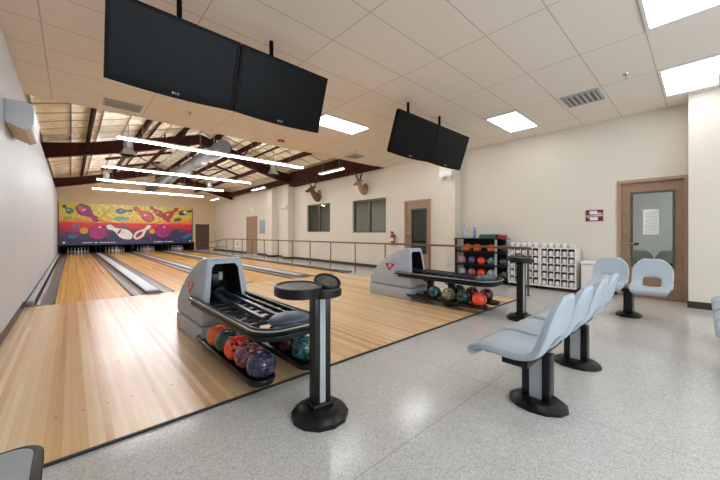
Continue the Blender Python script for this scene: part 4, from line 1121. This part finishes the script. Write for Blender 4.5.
# red sign
o = empty('wall_sign', (XR, 1.51, 1.58)); tag(o, 'small maroon and white sign on the wall left of the wooden door', 'sign')
MB().box(-0.012, 0, -0.145, 0.145, -0.115, 0.115).build('sign_plate', 'maroon', o, False)
ln = MB()
for z0, z1, a, b in ((-0.015, 0.0, -0.14, 0.14), (-0.1, -0.03, -0.06, 0.075), (0.025, 0.095, -0.05, 0.08), (0.035, 0.05, -0.12, -0.03), (0.02, 0.03, -0.14, 0.0), (-0.05, -0.04, 0.0, 0.12)): ln.box(-0.0135, -0.012, a, b, z0, z1)
ln.build('sign_print', 'paper', o, False)
# fire extinguisher
o = empty('fire_extinguisher', (XR - 0.09, 6.96, 0.83)); tag(o, 'red fire extinguisher on the wall beside the farther glazed door', 'fire extinguisher')
MB().lathe([(0.06, 0), (0.066, 0.015), (0.066, 0.3), (0.05, 0.35), (0.022, 0.375), (0.022, 0.4)], 0, seg=18).build('cylinder_body', 'red', o)
MB().box(-0.02, 0.02, -0.025, 0.025, 0.4, 0.44).box(-0.1, 0.02, -0.012, 0.012, 0.44, 0.455).box(-0.1, 0.0, -0.01, 0.01, 0.415, 0.425).build('valve', 'black', o)
MB().tube([(0, -0.03, 0.42), (0, -0.085, 0.36), (-0.01, -0.09, 0.2), (-0.01, -0.078, 0.1)], 0.01, seg=8).build('hose', 'black', o)
MB().lathe([(0.0665, 0.13), (0.0672, 0.135), (0.0672, 0.24), (0.0665, 0.245)], 0, seg=18).build('paper_label', 'paper', o)
MB().box(0.06, 0.09, -0.03, 0.03, 0.1, 0.34).build('wall_bracket', 'red', o)
# emergency light on the pilaster
def emergency(loc, label):
    o = empty('emergency_light', loc); tag(o, label, 'emergency light')
    MB().box(-0.08, 0, -0.2, 0.2, 0, 0.15, bev=0.012).build('battery_case', 'white', o)
    for s in (-1, 1): MB().cyl((-0.06, s * 0.12, 0.0), (-0.13, s * 0.14, -0.035), 0.045, 0, 16, 0.055).build('lamp_head', 'whitebox', o)
emergency((7.64, 4.78, 2.77), 'white twin-head emergency light high on the near pilaster')
emergency((7.6, 13.62, 2.45), 'white twin-head emergency light on the far pilaster')
# thermostat and outlet
o = empty('thermostat', (XR, 4.4, 1.42)); tag(o, 'small pale thermostat beside the pilaster above the rack', 'thermostat')
MB().box(-0.03, 0, -0.04, 0.04, -0.06, 0.06, bev=0.006).build('thermostat_case', 'whitebox', o); MB().box(-0.032, -0.03, -0.022, 0.022, 0.005, 0.035).build('display', 'black', o)
o = empty('wall_outlet', (7.64, 4.78, 0.42)); tag(o, 'pale wall outlet low on the near pilaster', 'outlet')
MB().box(-0.008, 0, -0.04, 0.04, -0.06, 0.06).build('cover_plate', 'whitebox', o)
MB().box(-0.0095, -0.008, -0.016, 0.016, 0.012, 0.04).box(-0.0095, -0.008, -0.016, 0.016, -0.04, -0.012).build('socket', 'grey', o)
# far wall sheet and notice
o = empty('electrical_panel', (XR, 16.75, 1.25)); tag(o, 'tall blue-grey metal panel beside the far brown door', 'electrical panel')
MB().box(-0.06, 0, -0.3, 0.3, 0, 0.75, bev=0.006).build('panel_box', 'blue_sheet', o); MB().box(-0.075, -0.06, -0.02, 0.02, 0.34, 0.4).build('latch', 'grey', o)
o = empty('wall_notice', (XR, 20.4, 0.35)); tag(o, 'white notice with blue marks on the wall behind the far railing', 'notice')
MB().box(-0.01, 0, -0.35, 0.35, 0, 0.5).build('notice_sheet', 'paper', o, False)
MB().box(-0.012, -0.01, -0.12, 0.05, 0.12, 0.24).box(-0.012, -0.01, -0.2, -0.1, 0.28, 0.4).build('notice_print', 'navy', o, False)
o = empty('wall_lamp', (XR, 18.1, 2.62)); tag(o, 'small pale fixture on the wall above the far brown door', 'wall lamp')
MB().box(-0.08, 0, -0.14, 0.14, 0, 0.12, bev=0.02).build('lamp_case', 'whitebox', o)
MB().cyl((-0.06, -0.2, -0.03), (-0.12, -0.2, -0.06), 0.06).cyl((-0.06, 0.2, -0.03), (-0.12, 0.2, -0.06), 0.06).build('lamp_head', 'whitebox', o)

# ------------------------------------------------------------------ mounted animal heads
def deer_head(loc, label, fur, horns, size=1.0):
    root = empty('deer_head_mount', loc); root.scale = (size, size, size); tag(root, label, 'mounted deer head')
    MB().lathe([(0.17, 0), (0.17, 0.015), (0.15, 0.03), (0, 0.03)], 0, seg=20, mat=Matrix.Rotation(-PI / 2, 4, 'Y') @ Matrix.Diagonal((1.15, 0.85, 1, 1))).build('backing_plaque', 'door_wood', root)
    body = MB().tube([(-0.02, 0, -0.10), (-0.10, 0, -0.08), (-0.2, 0, 0.0), (-0.28, 0, 0.1), (-0.33, 0, 0.17)], [0.15, 0.145, 0.115, 0.09, 0.085], seg=16)
    body.tube([(-0.28, 0, 0.19), (-0.34, 0, 0.18), (-0.42, 0, 0.14), (-0.5, 0, 0.10), (-0.55, 0, 0.085)], [0.07, 0.088, 0.068, 0.05, 0.036], seg=14)
    body.build('head_and_neck', fur, root, angle=80)
    for s in (-1, 1):
        MB().sphere((-0.3, s * 0.14, 0.22), 1.0, sc=(0.025, 0.085, 0.04), u=12, v=8, rot=Matrix.Rotation(s * 0.35, 4, 'X')).build('ear', fur, root)
        MB().sphere((-0.385, s * 0.06, 0.185), 0.014, u=10, v=8).build('eye', 'nose', root)
    MB().sphere((-0.555, 0, 0.09), 0.028, u=12, v=8).build('nose', 'nose', root)
    for s in (-1, 1):
        a = MB()
        if horns == 'antler':
            main = [(-0.3, s * 0.04, 0.25), (-0.26, s * 0.14, 0.34), (-0.26, s * 0.24, 0.42), (-0.32, s * 0.29, 0.52), (-0.42, s * 0.26, 0.6)]
            a.tube(main, [0.022, 0.018, 0.016, 0.012, 0.005], seg=8)
            for p, q in ((main[1], (-0.33, s * 0.12, 0.48)), (main[2], (-0.3, s * 0.2, 0.58)), (main[3], (-0.33, s * 0.34, 0.62)), (main[0], (-0.38, s * 0.05, 0.33))): a.tube([p, q], [0.014, 0.004], seg=6)
            a.build('antler', 'antler', root)
        else:
            main = [(-0.31, s * 0.04, 0.25), (-0.31, s * 0.09, 0.36), (-0.31, s * 0.14, 0.48), (-0.29, s * 0.17, 0.58), (-0.25, s * 0.14, 0.63)]
            a.tube(main, [0.034, 0.032, 0.024, 0.016, 0.005], seg=8)
            a.tube([main[1], (-0.4, s * 0.12, 0.44)], [0.022, 0.005], seg=6)
            a.build('horn', 'horn_dark', root)
deer_head((XR, 11.25, 2.88), 'mounted brown deer head with branching antlers above the narrower window', 'fur', 'antler', 1.22)
deer_head((XR, 8.35, 2.86), 'mounted pale tan head with dark forked horns above the wide window', 'fur_pale', 'horn')
